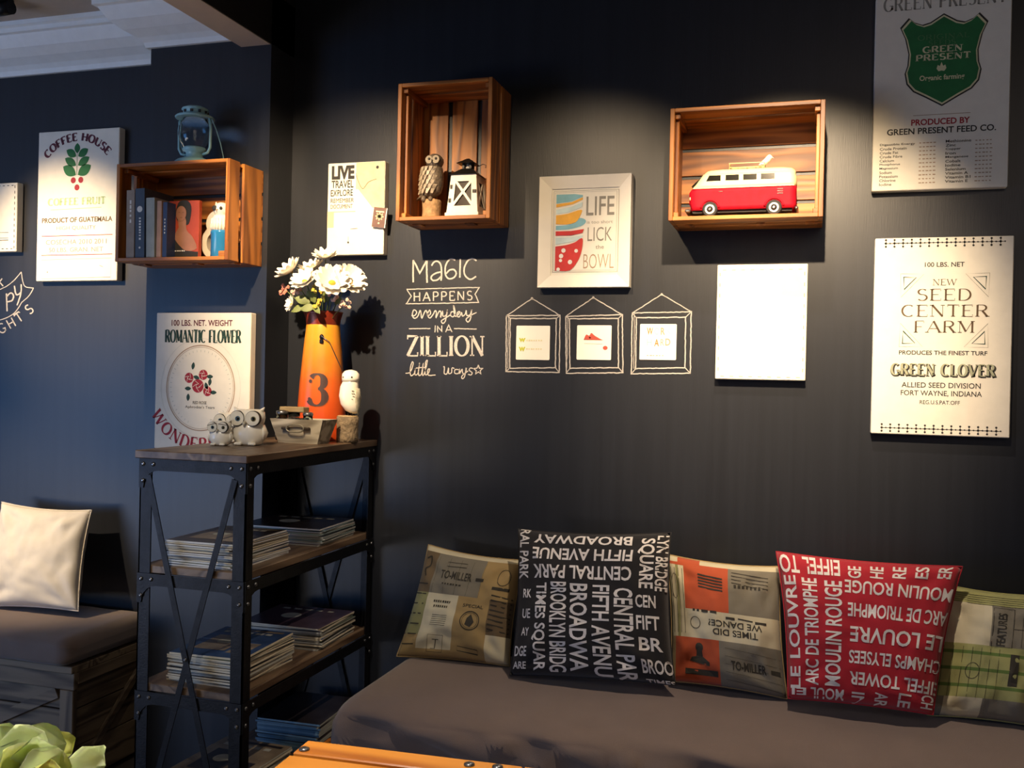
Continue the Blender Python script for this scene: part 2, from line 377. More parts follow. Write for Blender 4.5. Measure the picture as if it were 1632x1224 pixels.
# bulkhead between the two ceilings: pale plaster soffit, face towards the dark room painted black
bm = nb(); box(bm, -1.742, CX1-.004, -1.5, CY, 2.335, 2.85); struct('ceiling_beam', bm, CEIL)
bm = nb(); box(bm, CX1-.004, CX1, -1.5, WY, 2.337, 2.95); struct('ceiling_beam_face', bm, BLACKM)
# crown moulding: swept profile (offset from wall, height)
prof = [(.0, 2.356), (.012, 2.356), (.016, 2.372), (.03, 2.385), (.062, 2.402), (.092, 2.425), (.11, 2.452), (.116, 2.462), (.128, 2.465), (.128, 2.48), (.14, 2.484), (.14, 2.4995), (.0, 2.4995)]
def sweep(path, name):
    bm = nb(); L = []
    for (x, y, dx, dy) in path: L.append([bm.verts.new((x+dx*o_, y+dy*o_, z)) for o_, z in prof])
    n = len(prof)
    for A, B in zip(L, L[1:]):
        for i in range(n): bm.faces.new((A[i], A[(i+1) % n], B[(i+1) % n], B[i]))
    bm.faces.new(L[0]); bm.faces.new(L[-1][::-1])
    return struct(name, bm, CROWN)
sweep([(-8, WY-.0005, 0, -1), (CX0-.0005, WY-.0005, -1, -1), (CX0-.0005, CY-.0005, -1, -1), (-1.7425, CY-.0005, 0, -1)], 'trim_1')

# small dark fitting on the ceiling, top left
p = at(6, 14, Z=2.47)
t = thing('ceiling_spotlight', 'small dark spotlight fitting on the pale ceiling at top left', 'lamp', (p.x, p.y, 2.5))
bm = nb(); lathe(bm, [(.03, -.012), (.03, -.0005)], (p.x, p.y, 2.5), 16); obj('mounting_plate', bm, STEEL, t)
bm = nb(); loft(bm, [((p.x-.045, p.y, 2.468), .022, .022, (0, 1, 0), (0, 0, 1)), ((p.x+.03, p.y, 2.472), .022, .022, (0, 1, 0), (0, 0, 1))], 14); tube(bm, [(p.x, p.y, 2.47), (p.x, p.y, 2.49)], .006); obj('lamp_head', bm, STEEL, t)

# ================================================================== CANVASES
def canvas(name, label, x0, x1, z0, z1, wall=WY, t_=.03, cat='picture'):
    t = thing(name, label, cat, ((x0+x1)/2, wall, z0))
    bm = nb(); box(bm, x0, x1, wall-t_, wall-.0005, z0, z1, .002); obj('canvas', bm, CANV, t)
    return t, (lambda layer=1: wallmap(x0, z1, wall-t_-.0006*layer)), x1-x0, z1-z0

# --- green present
t, mp, W, H = canvas('canvas_print', 'feed sack canvas print with a large green shield, upper right', .148, .480, 1.83, 2.352)
P = Print(W, H); P.stroke('GREEN PRESENT', .06, .012, .96, .078, .16, .05, .16); P.build('heading', GRYI, t, mp())
def shield(s, cx=.51, cy=.345):
    half = [(0, -.235), (.05, -.215), (.10, -.195), (.16, -.185), (.22, -.2), (.265, -.225), (.33, -.178), (.29, -.12), (.262, -.04), (.268, .02), (.288, .06), (.272, .115), (.22, .155), (.12, .19), (0, .235)]
    pts = [(x, y) for x, y in half]+[(-x, y) for x, y in half[-2:0:-1]]
    return [(cx+x*s*.98, cy+y*s) for x, y in pts]
P = Print(W, H); P.poly(shield(1)); P.build('shield_border', INK, t, mp(1))
P = Print(W, H); P.poly(shield(.965)); P.build('shield_line', CREI, t, mp(2))
P = Print(W, H); P.poly(shield(.925)); P.build('shield', GRNI, t, mp(3))
P = Print(W, H); P.stroke('GREEN', .36, .275, .65, .305, .3, .12, .3); P.stroke('PRESENT', .31, .315, .71, .345, .3, .12, .3)
P.text('Organic farming', .34, .42, .67, .455, .02)
lf = [(.0, -.028), (.012, -.008), (.028, -.014), (.036, .004), (.028, .012), (.02, .018), (0, .015)]
P.poly([(.5+x, .385+y) for x, y in lf]+[(.5-x, .385+y) for x, y in lf[-2:0:-1]])
P.build('shield_lettering', CREI, t, mp(4))
P = Print(W, H); P.stroke('ORIGINAL', .32, .215, .7, .24, .2, .08, .2); P.stroke('SEEDS', .4, .245, .6, .27, .2, .08, .2); P.build('shield_small_lettering', mat('ink_olive', '4d7a4c', .7, bump=0), t, mp(4))
P = Print(W, H); P.text('PRODUCED BY', .286, .64, .717, .672, .025); P.build('red_lettering', REDI, t, mp())
P = Print(W, H); P.text('GREEN PRESENT FEED CO.', .106, .684, .906, .716, .02)
LA = ['Digestible Energy', 'Crude Protein', 'Crude Fat', 'Crude Fibre', 'Calcium', 'Phosphorus', 'Magnesium', 'Sodium', 'Potassium', 'Chlorine', 'Iodine']
LB = ['Methionine', 'Zinc', 'Copper', 'Iron', 'Manganese', 'Cobalt', 'Iodine', 'Selenium', 'Vitamin A', 'Vitamin B1', 'Vitamin E']
for i, s in enumerate(LA): P.text(s, .055, .757+i*.0203, .055+.0155*len(s), .757+i*.0203+.014, .012)
for i, s in enumerate(LB): P.text(s, .545, .752+i*.0203, .545+.0185*len(s), .752+i*.0203+.014, .012)
P.build('lettering', INK, t, mp())
P = Print(W, H); P.rect(.3, .619, .72, .622)
for i in range(11):
    for a in (.35, .76): P.marks(a, .759+i*.0203, a+.13, .764+i*.0203, 5, i+a)
P.build('faint_figures', TANI, t, mp())

# --- seed center farm
t, mp, W, H = canvas('canvas_print', 'seed sack canvas print reading SEED CENTER FARM, lower right', .160, .498, 1.178, 1.703)
P = Print(W, H)
for y in (.027, .968):
    P.line([(.07, y), (.93, y)], .0014)
    for i in range(14):
        x = .08+i*.0635
        P.circ(x, y, .009); P.circ(x+.031, y, .006)
        for s in (-1, 1): P.line([(x, y), (x, y+s*.016)], .001); P.circ(x, y+s*.017, .0085, n=8)
P.build('border_band', INK, t, mp())
P = Print(W, H)
P.stroke('NEW', .43, .212, .60, .242, .14, .06, .2); P.stroke('SEED', .315, .262, .71, .319, .16, .05, .2)
P.stroke('CENTER', .205, .342, .835, .400, .16, .05, .2); P.stroke('FARM', .3, .423, .735, .481, .16, .05, .2); P.build('title_lettering', BRNI, t, mp())
P = Print(W, H); P.text('100 LBS. NET', .37, .126, .655, .15, .015)
P.text('PRODUCES THE FINEST TURF', .195, .572, .83, .594, .02); P.text('ALLIED SEED DIVISION', .22, .733, .79, .76, .01)
P.text('FORT WAYNE, INDIANA', .215, .774, .80, .805, .01); P.text('REG.U.S.PAT.OFF', .355, .823, .645, .843, .005); P.build('lettering', INK, t, mp())
P = Print(W, H); P.stroke('GREEN CLOVER', .145, .645, .893, .703, .34, .12, .3); P.build('lettering_shadow', INK, t, mp(1))
P = Print(W, H); P.stroke('GREEN CLOVER', .14, .64, .885, .697, .2, .08, .2); P.build('lettering_face', mat('ink_sage', 'a4a78c', .7, bump=0), t, mp(2))
for sx in (0, 1):
    for sy in (0, 1):
        f = lambda x, y: ((1.03-x if sx else x), (.737-y if sy else y))
        P = Print(W, H); P.line([f(.665, .185), f(.835, .183), f(.83, .302)], .0008, True); P.build('corner_outline', GRYI, t, mp())
        P = Print(W, H); P.line([f(.72, .202), f(.812, .2), f(.808, .263)], .0022, True); P.build('corner_triangle', DGRI, t, mp())

# --- blank looking white canvas
t, mp, W, H = canvas('canvas_print', 'white canvas with a faint dashed border below the van crate', -.256, -.012, 1.316, 1.638)
P = Print(W, H)
for i in range(10): P.rect(.028, .07+i*.092, .036, .10+i*.092)
for i in range(9): P.rect(.06+i*.105, .972, .10+i*.105, .977); P.rect(.06+i*.105, .045, .10+i*.105, .049)
for i in range(10): P.rect(.964, .07+i*.092, .972, .10+i*.092)
P.build('dashed_border', TANI, t, mp())

# --- dashed canvas at far left
t, mp, W, H = canvas('canvas_print', 'pale canvas with a black dashed border at the far left edge', -2.97, -2.722, 1.722, 1.968)
P = Print(W, H)
for i in range(12):
    P.rect(.955, .04+i*.08, .966, .08+i*.08)
    P.rect(.03+i*.079, .035, .065+i*.079, .045); P.rect(.03+i*.079, .955, .065+i*.079, .965); P.rect(.03, .04+i*.08, .041, .08+i*.08)
P.rect(.55, .83, .86, .84); P.rect(.5, .8, .86, .806); P.rect(.7, .72, .86, .726); P.build('dashed_border', INK, t, mp())

# --- coffee house
t, mp, W, H = canvas('canvas_print', 'tall coffee sack canvas with green leaf and red berries', -2.632, -2.288, 1.614, 2.141)
P = Print(W, H)
def arcfn(cx, cy, r, a0, a1, h, W_=W, H_=H, up_=True):
    def fn(p, q):
        a = math.radians(a0+(a1-a0)*p); rr = r-h*q if up_ else r+h*q
        return ((cx*W_+rr*math.sin(a))/W_, (cy*H_-rr*math.cos(a))/H_) if up_ else ((cx*W_+rr*math.sin(a))/W_, (cy*H_+rr*math.cos(a))/H_)
    return fn
P.stroke('COFFEE HOUSE', 0, 0, 1, .052, .34, .13, .2, fn=arcfn(.49, .385, .192, -49, 49, .026)); P.build('curved_heading', MARI, t, mp())
P = Print(W, H)
def leaf(P, x, y, a, l, wd):
    pts = []
    for i in range(9): u = i/8; pts.append((l*u, wd*math.sin(PI*u)**.8))
    pts += [(l*u/8, -wd*math.sin(PI*u/8)**.8) for u in range(7, 0, -1)]
    ca, sa = math.cos(a), math.sin(a)
    P.poly([(x+(px*ca-py*sa), y+(px*sa+py*ca)*W/H) for px, py in pts])
leaf(P, .49, .155, -PI/2, .105, .035)
for yy, l in ((.175, .14), (.235, .16), (.298, .185)):
    for s in (-1, 1): leaf(P, .49+s*.012, yy, (-PI/2)+s*(PI/2-.52), l, .042 if l < .18 else .055)
P.line([(.49, .12), (.49, .3)], .0015); P.build('leaf_print', GRNI, t, mp())
P = Print(W, H)
for x, y in ((.447, .333), (.54, .332), (.494, .381)): P.circ(x, y, .031)
P.rect(.065, .697, .94, .7015); P.rect(.065, .825, .94, .8295); P.build('berry_print', REDI, t, mp())
P = Print(W, H); P.stroke('COFFEE FRUIT', .14, .45, .845, .495, .32, .09, .16); P.line([(.17, .525), (.8, .518)], .002); P.build('pale_lettering', LGRI, t, mp())
P = Print(W, H); P.text('PRODUCT OF GUATEMALA', .065, .578, .935, .612, .025); P.build('lettering', BRNI, t, mp())
P = Print(W, H); P.text('HIGH QUALITY', .25, .635, .735, .665, 0); P.text('COSECHA 2010 2011', .12, .725, .87, .757, 0); P.text('50 LBS. GRAN. NET', .16, .778, .83, .808, 0)
P.line([(.07, .858), (.93, .853), (.925, .978), (.07, .985)], .0011, True); P.line([(.79, .9), (.83, .91)], .002); P.circ(.145, .94, .008)
P.build('thin_lettering', GRYI, t, mp())

# --- romantic flower (on the pier)
t, mp, W, H = canvas('canvas_print', 'canvas print with red roses in an oval, above the metal rack', -2.015, -1.667, 1.056, 1.492, CY); H = .524
P = Print(W, H); P.text('100 LBS. NET. WEIGHT', .165, .043, .81, .08, .02); P.build('small_heading', MARI, t, mp())
P = Print(W, H); P.stroke('ROMANTIC FLOWER', .1, .105, .9, .18, .2, .07, .22, gap=.08); P.build('heading', DGRI, t, mp())
P = Print(W, H)
el = lambda rx, ry: [(.485+rx*math.cos(2*PI*i/56), .455+ry*math.sin(2*PI*i/56)) for i in range(56)]
P.line(el(.36, .258), .0032, True); P.line(el(.345, .247), .0012, True); P.build('oval_band', TANI, t, mp())
P = Print(W, H); P.line(el(.42, .3), .0007, True)
for i in range(48):
    a = 2*PI*i/48
    if .4 < (a % (2*PI))/PI < .6: continue
    x, y = .485+.305*math.cos(a), .455+.218*math.sin(a); P.line([(x, y), (x+.018*math.cos(a), y+.012*math.sin(a))], .0016)
P.build('faint_oval_lettering', mat('ink_faint', 'b9bdb4', .7, bump=0), t, mp())
P = Print(W, H)
RO = ((.365, .395, .047), (.515, .375, .047), (.46, .443, .062), (.562, .474, .045))
for x, y, r in RO: P.circ(x, y, r)
P.build('rose_print', REDI, t, mp())
P = Print(W, H)
for x, y, r in RO:
    for k in range(4):
        a = k*1.7+x*9; P.line([(x+r*.9*math.cos(a), y+r*.9*math.sin(a)*W/H), (x+r*.35*math.cos(a+1.1), y+r*.35*math.sin(a+1.1)*W/H)], .0013)
    P.line([(x+r*.3*math.cos(i), y+r*.3*math.sin(i)*W/H) for i in range(6)], .0012)
P.build('rose_petal_lines', CANV, t, mp(2))
P = Print(W, H)
for x, y, a in ((.42, .345, -1.4), (.43, .385, .3), (.57, .385, 0), (.56, .42, 1.3), (.34, .46, 0), (.38, .49, 1.6), (.6, .44, -1.4), (.61, .48, 0)): leaf(P, x-.02, y, a, .07, .018)
P.build('rose_leaves', DGRI, t, mp())
P = Print(W, H); P.text('RED ROSE', .41, .535, .555, .553, .01); P.text("Aphrodite's Tears", .33, .562, .64, .584, 0); P.build('lettering', INK, t, mp())
P = Print(W, H); P.stroke('WONDERFUL', 0, 0, 1, .075, .22, .08, .22, fn=arcfn(.485, .44, .167, -62, 40, .038, W, H, False)); P.build('curved_heading', REDI, t, mp())

# --- live travel explore
t, mp, W, H = canvas('canvas_print', 'travel canvas reading LIVE TRAVEL EXPLORE left of the tall crate', -1.486, -1.287, 1.686, 1.979)
P = Print(W, H); P.rect(.5, 0.006, .995, .29); P.poly([(.54, .29), (.995, .29), (.995, .5), (.8, .5)]); P.rect(.005, .525, .5, .535); P.rect(.005, .535, .12, .7)
P.build('map_print', mat('map_tan', 'd8c39a', .7, bump=0), t, mp())
P = Print(W, H); P.text('LIVE', .07, .03, .47, .18, .05); P.text('TRAVEL', .07, .19, .46, .272, .012); P.text('EXPLORE', .06, .29, .45, .36, .008)
P.text('REMEMBER', .06, .385, .47, .43, 0); P.text('DOCUMENT', .06, .45, .45, .495, 0)
P.line(catmull([(.5, .12), (.53, .19), (.62, .29), (.72, .22), (.86, .19)]), .0014); P.circ(.87, .065, .025)
P.circ(.385, .865, .016); P.line([(.385, .8), (.385, .85)], .001); P.line([(.42, .72), (.54, .715)], .0012); P.build('lettering', INK, t, mp(2))
rot = Matrix.Rotation(math.radians(7), 4, 'Y'); c = V((-1.298, 2.762, 1.800)); f = lambda x, y, t_: c + rot @ V((x, t_, y))
bm = nb(); prism(bm, [(-.023, -.031), (.023, -.031), (.023, .031), (-.023, .031)], f, -.002, .005); obj('passport_page', bm, WHTI, t)
pp = nb(); prism(pp, [(-.0225, -.031), (.020, -.031), (.020, .031), (-.0225, .031)], f, -.0035, -.0022); pp = obj('passport_cover', pp, mat('passport_cover', '6d4f45', .6), t)
P = Print(1, 1); P.circ(0, -.003, .011, .009); P.rect(-.014, -.02, .014, -.016); P.circ(0, .018, .003, .003)
for a in range(8): P.raw([(0, -.003), (.0145*math.cos(a*PI/4), -.003+.013*math.sin(a*PI/4))], .003)
P.build('passport_crest', CREI, t, lambda x, y: f(x, -y, -.0038))

# --- bowl print in white frame
x0, x1, z0, z1 = -.782, -.506, 1.578, 1.907
t = thing('picture_frame', 'white framed print of stacked bowls in the middle of the wall', 'picture', ((x0+x1)/2, WY, z0))
FR = mat('white_frame_paint', 'ece6d8', .35, var=.02, bump=0)
yf = WY-.034; fw = .036
for k, (a, b, c_, d) in enumerate((((x0, z1), (x1, z1), (x1-fw, z1-fw), (x0+fw, z1-fw)), ((x1, z1), (x1, z0), (x1-fw, z0+fw), (x1-fw, z1-fw)), ((x1, z0), (x0, z0), (x0+fw, z0+fw), (x1-fw, z0+fw)), ((x0, z0), (x0, z1), (x0+fw, z1-fw), (x0+fw, z0+fw)))):
    bm = nb(); fr = lambda s: yf if s < 2 else yf+.012
    A = [bm.verts.new((p[0], fr(i), p[1])) for i, p in enumerate((a, b, c_, d))]; B = [bm.verts.new((p[0], WY-.0005, p[1])) for p in (a, b, c_, d)]
    bm.faces.new(A); bm.faces.new(B[::-1])
    for i in range(4): bm.faces.new((A[i], A[(i+1) % 4], B[(i+1) % 4], B[i]))
    obj('frame_rail', bm, FR, t)
bm = nb(); box(bm, x0+fw-.002, x1-fw+.002, WY-.018, WY-.001, z0+fw-.002, z1-fw+.002); obj('mount_board', bm, CANV, t)
W, H = x1-x0, z1-z0; mpp = lambda l=1: wallmap(x0, z1, WY-.018-.0006*l)
P = Print(W, H); P.line([(.15, .128), (.86, .128), (.86, .86), (.15, .86)], .0012, True); P.line([(.165, .142), (.84, .142), (.84, .845), (.165, .845)], .0007, True); P.build('mount_line', GRYI, t, mpp())
P = Print(W, H); P.poly([(.178, .158), (.38, .158), (.47, .17), (.47, .185), (.35, .225), (.178, .24)]); P.poly(catmull([(.178, .44), (.3, .435), (.4, .41), (.44, .375), (.5, .39), (.505, .42), (.45, .45), (.32, .475), (.178, .478)], 3)); P.build('blue_bowl_print', mat('ink_blue', '7fb2bd', .7, bump=0), t, mpp())
P = Print(W, H); P.poly([(.178, .245), (.35, .23), (.47, .19), (.47, .21), (.36, .25), (.178, .275)]); P.poly(catmull([(.178, .345), (.3, .335), (.455, .3), (.45, .345), (.4, .41), (.3, .43), (.178, .425)], 3)); P.build('yellow_bowl_print', mat('ink_yellow', 'e5a93c', .7, bump=0), t, mpp(2))
P = Print(W, H); P.poly([(.178, .295), (.35, .27), (.47, .23), (.465, .275), (.33, .32), (.178, .335)]); P.poly(catmull([(.178, .545), (.34, .545), (.475, .53), (.45, .565), (.34, .59), (.178, .61)], 3)); P.build('pale_bowl_print', mat('ink_pale_blue', 'c6d8d6', .7, bump=0), t, mpp(2))
P = Print(W, H); P.poly([(.178, .49), (.35, .49), (.49, .475), (.475, .51), (.35, .53), (.178, .53)])
P.poly(catmull([(.178, .628), (.3, .615), (.4, .59), (.45, .56), (.48, .57), (.47, .67), (.43, .76), (.34, .845), (.178, .845)], 4)); P.build('red_bowl_print', mat('ink_bowl_red', 'c8332f', .7, bump=0), t, mpp(3))
P = Print(W, H)
for x, y, r in ((.27, .665, .024), (.41, .67, .02), (.245, .715, .024), (.24, .755, .018), (.345, .77, .024), (.215, .835, .02)): P.circ(x, y, r)
P.build('bowl_dots', WHTI, t, mpp(4))
P = Print(W, H); P.text('LIFE', .51, .185, .815, .355, .008); P.text('LICK', .53, .46, .795, .585, -.004); P.text('the', .62, .62, .71, .655, 0); P.text('is too short', .52, .4, .80, .428, -.004); P.build('grey_lettering', GRYI, t, mpp())
P = Print(W, H); P.text('BOWL', .49, .7, .82, .83, -.012); P.build('tan_lettering', TANI, t, mpp())

# ================================================================== CHALK
def chalkmap(ox, oy, sc, Y=WY): return lambda x, y: at(ox+x*sc, oy+y*sc, Y=Y-.0006)
class Chalk(Print):
    """chalk strokes kept in crop units; widths in the same units"""
    def __init__(s): super().__init__(1, 1)
def jit(pts, a=1.5): return [(x+R.uniform(-a, a), y+R.uniform(-a, a)) for x, y in pts]
def dense(pts, step=18, a=1.2):
    out = []
    for p, q in zip(pts, pts[1:]):
        n = max(1, int(math.hypot(q[0]-p[0], q[1]-p[1])/step))
        out += [(p[0]+(q[0]-p[0])*i/n, p[1]+(q[1]-p[1])*i/n) for i in range(n)]
    return jit(out+[pts[-1]], a)
def chalk_obj(name, label, builders, mapf, anchor):
    t = thing(name, label, 'chalk drawing', anchor)
    for nm, P in builders: P.build(nm, CHALK, t, mapf)
    return t
mf = chalkmap(620, 390, 200/1064)
def S(P, *strokes, w_=11, sm=True):
    for s in strokes:
        pts = [tuple(map(float, q.split(','))) for q in s.split()]
        P.raw(jit(catmull(pts, 5) if sm and len(pts) > 2 else dense(pts), .8), w_)
    return P
B = []
P = Chalk(); S(P, '205,320 205,130', '205,130 262,240 318,135', '320,135 322,322', w_=14, sm=False)
S(P, '360,178 385,145 415,142 438,170 446,240 440,305', '444,230 400,240 365,262 357,285 375,303 410,298 440,270', '562,130 525,120 492,150 476,200 480,255 505,287 548,280 570,245 552,212 515,215 485,245', '605,120 600,280', '742,135 705,118 665,140 638,200 645,260 690,294 738,268', w_=13); B.append(('magic_word', P))
P = Chalk(); S(P, '150,378 765,362 730,420 760,490 145,502 190,437 150,378', w_=8, sm=False); B.append(('banner_outline', P))
P = Chalk(); P.stroke('HAPPENS', 205, 405, 708, 480, .14, .12, 0, slant=-12, gap=.22); B.append(('happens_word', P))
P = Chalk(); S(P, '190,600 215,602 235,572 212,552 198,590 210,622 240,612 262,560 270,575 278,622 305,565 318,562 330,600 352,585 345,555 325,590 345,622 375,590 390,560 402,572 398,618 425,565 440,575 436,615 455,560',
  '455,562 458,605 485,595 495,550 480,640 458,668 445,645 490,615 525,590', '555,570 530,570 522,600 545,610 560,575 548,515 556,600 580,600 600,570 585,570 575,600 595,612 615,575 622,605 645,590 655,555', '655,558 660,600 690,590 700,550 690,630 668,655 655,630 700,595 742,575', w_=9); B.append(('everyday_word', P))
P = Chalk(); S(P, '168,712 352,710', '552,710 743,716', '393,685 390,742', '412,742 412,690 448,738 448,685', '480,742 505,682 535,738', '488,722 528,722', w_=8, sm=False); B.append(('in_a_words', P))
P = Chalk(); P.stroke('ZILLION', 150, 775, 808, 942, .16, .07, .22, gap=.06); B.append(('zillion_word', P))
P = Chalk(); S(P, '140,1090 180,1080 205,1010 195,995 180,1050 185,1110 215,1090 222,1050 220,1100 245,1090 258,1000 250,1100 275,1095 290,1005 282,1100 300,1090 325,985 310,1000 308,1100 335,1085 345,1055 330,1060 332,1105 395,1105', '228,1045 305,1040',
  '460,1035 470,1040 468,1090 490,1095 505,1045 505,1090 530,1085 535,1045 555,1050', '590,1060 560,1060 558,1090 590,1090 598,1055 600,1090 620,1055 625,1090 650,1085 655,1045 640,1120 620,1135 620,1110 670,1070', '710,1050 690,1045 680,1065 705,1085 695,1105 670,1098', w_=8)
st = [(757+(40 if i % 2 == 0 else 17)*math.sin(i*PI/5), 1062-(42 if i % 2 == 0 else 17)*math.cos(i*PI/5)) for i in range(11)]; P.raw(jit(st), 8); B.append(('little_ways_words', P))
chalk_obj('chalk_lettering', 'white chalk lettering MAGIC HAPPENS EVERYDAY IN A ZILLION LITTLE WAYS', B, mf, at(708, 600, Y=WY))

mf = chalkmap(780, 260, 540/1632)
FRM = [('leftmost of the three chalk drawn frames around small cards', (205, 652), [(82, 735), (340, 733), (336, 1008), (80, 1004)], [(100, 748), (322, 748), (318, 985), (98, 988)]),
       ('middle of the three chalk drawn frames around small cards', (500, 648), [(368, 738), (640, 730), (643, 1010), (370, 1012)], [(385, 750), (620, 748), (622, 985), (388, 988)]),
       ('rightmost and tallest of the three chalk drawn frames around small cards', (830, 632), [(688, 722), (972, 716), (968, 1012), (684, 1014)], [(708, 745), (945, 742), (942, 985), (704, 990)])]
for lb, ap, o_, i_ in FRM:
    P1 = Chalk(); P1.raw(dense(o_+[o_[0]], 14), 5.5); P2 = Chalk(); P2.raw(dense(i_+[i_[0]], 14), 5.5)
    for a, b in zip(o_, i_): P2.raw(dense([a, b]), 4)
    P2.raw(dense([(o_[0][0]+10, o_[0][1]+4), (i_[0][0]-12, i_[3][1])]), 3)
    P3 = Chalk(); P3.raw(dense([o_[0], ap, o_[1]], 14), 4.5); P3.circ(ap[0], ap[1], 6, 6)
    chalk_obj('chalk_drawing', lb, [('outer_line', P1), ('inner_line', P2), ('hanging_string', P3)], mf, at(780+ap[0]*.3309, 260+o_[2][1]*.3309, Y=WY))
# cards
CARDP = mat('card_paper', 'efe9dc', .7, var=.02, bump=0)
cards = []
for k, (lb, a, b, c_, d) in enumerate((('square white card with yellow green letters in the left chalk frame', 132, 783, 290, 949), ('square white card with a small red drawing in the middle chalk frame', 424, 781, 586, 949), ('square white card reading WORK HARD in the right chalk frame', 727, 775, 899, 949))):
    p0, p1 = at(780+a*.3309, 260+b*.3309, Y=WY), at(780+c_*.3309, 260+d*.3309, Y=WY); zt, zb = p0.z, p1.z
    t = thing('card', lb, 'card', ((p0.x+p1.x)/2, WY, zb)); W, H = p1.x-p0.x, zt-zb
    bm = nb(); pts = []
    for cx, cy, a0 in ((1, 1, 0), (-1, 1, 90), (-1, -1, 180), (1, -1, 270)):
        for q in range(4): an = math.radians(a0+q*30); pts.append((cx*(W/2-.003)+.003*math.cos(an), cy*(H/2-.003)+.003*math.sin(an)))
    prism(bm, pts, lambda x, y, t_: V(((p0.x+p1.x)/2+x, t_, (zt+zb)/2+y)), WY-.003, WY-.0007); obj('card_sheet', bm, CARDP, t)
    mm = wallmap(p0.x, zt, WY-.0036)
    if k == 0:
        P = Print(W, H); P.text('w', .08, .36, .28, .48, .04); P.text('w', .08, .62, .28, .75, .04); P.build('lettering', mat('ink_lime', 'b9bf3c', .7, bump=0), t, mm)
        P = Print(W, H); P.marks(.3, .41, .8, .45, 7, 6); P.marks(.3, .66, .8, .7, 7, 7); P.build('faint_lettering', CREI, t, mm)
    elif k == 1:
        P = Print(W, H); P.poly(catmull([(.2, .42), (.27, .27), (.36, .3), (.42, .22), (.52, .3), (.7, .4), (.75, .42)], 3)); P.circ(.83, .65, .07, .06); P.line([(.2, .42), (.76, .425)], .001); P.build('red_print', mat('ink_brick', 'b54a3c', .7, bump=0), t, mm)
        P = Print(W, H); P.line([(.22, .53), (.75, .54)], .0008); P.circ(.38, .36, .03, .02); P.build('grey_print', GRYI, t, mm)
    else:
        P = Print(W, H); P.text('W', .19, .1, .36, .3, .02); P.text('A', .40, .42, .53, .62, .02); P.build('orange_lettering', mat('ink_orange', 'c9763c', .7, bump=0), t, mm)
        P = Print(W, H); P.text('O', .4, .1, .53, .3, 0); P.text('K', .73, .1, .85, .28, 0); P.text('H', .2, .42, .33, .6, 0); P.build('blue_lettering', mat('ink_blue', '7fb2bd', .7, bump=0), t, mm)
        P = Print(W, H); P.text('R', .57, .1, .69, .3, .03); P.text('R', .57, .42, .67, .6, .0); P.text('D', .7, .4, .84, .6, .02); P.marks(.2, .87, .7, .89, 6, 8); P.build('brown_lettering', TANI, t, mm)

# happy thoughts
mf = chalkmap(0, 240, 430/1595); B = []
P = Chalk(); S(P, '-330,800 -180,850 -60,840 20,812 80,770 125,718', '125,718 145,800 198,812', '198,812 170,860 130,895', w_=5, sm=True); S(P, '130,895 90,955 30,992 -60,1012 -180,1010 -330,960', '-330,800 -380,860 -330,960', w_=5); B.append(('banner_outline', P))
P = Chalk(); P.text('ha', -260, 860, -150, 970, .02)
S(P, '-60,870 -52,960', '-58,880 -35,865 -20,890 -30,915 -55,920', '38,845 42,950', '38,865 62,842 80,855 72,885 42,895', '-105,880 -100,990', '-105,885 -80,872 -68,895 -100,920', '85,800 96,852 122,840', '126,790 122,850 100,915', w_=8); B.append(('happy_word', P))
P = Chalk()
def put(P, c, cx, cy, h, ang, w_=7):
    g = GL[c]
    for _, pts in g[1]:
        q = [((x-g[0]/2)*h, (.5-y)*h) for x, y in pts]; ca, sa = math.cos(ang), math.sin(ang)
        P.raw([(cx+x*ca-y*sa, cy+x*sa+y*ca) for x, y in q], w_)
for c, cx, cy, a in zip('THOUGHTS', (-230, -170, -105, -40, 10, 65, 112, 172), (1055, 1070, 1078, 1072, 1050, 1020, 985, 938), (.2, .15, .0, -.15, -.35, -.5, -.6, -.7)):
    put(P, c, cx, cy, 55, a)
for c, cx, cy, a in zip('THINK', (-230, -170, -120, -70, 2), (740, 755, 765, 770, 780), (.1, .05, 0, -.05, -.1)): put(P, c, cx, cy, 45, a)
B.append(('think_thoughts_words', P))
chalk_obj('chalk_lettering', 'chalk banner with HAPPY THOUGHTS lettering at the far left of the wall', B, mf, at(10, 520, Y=WY))

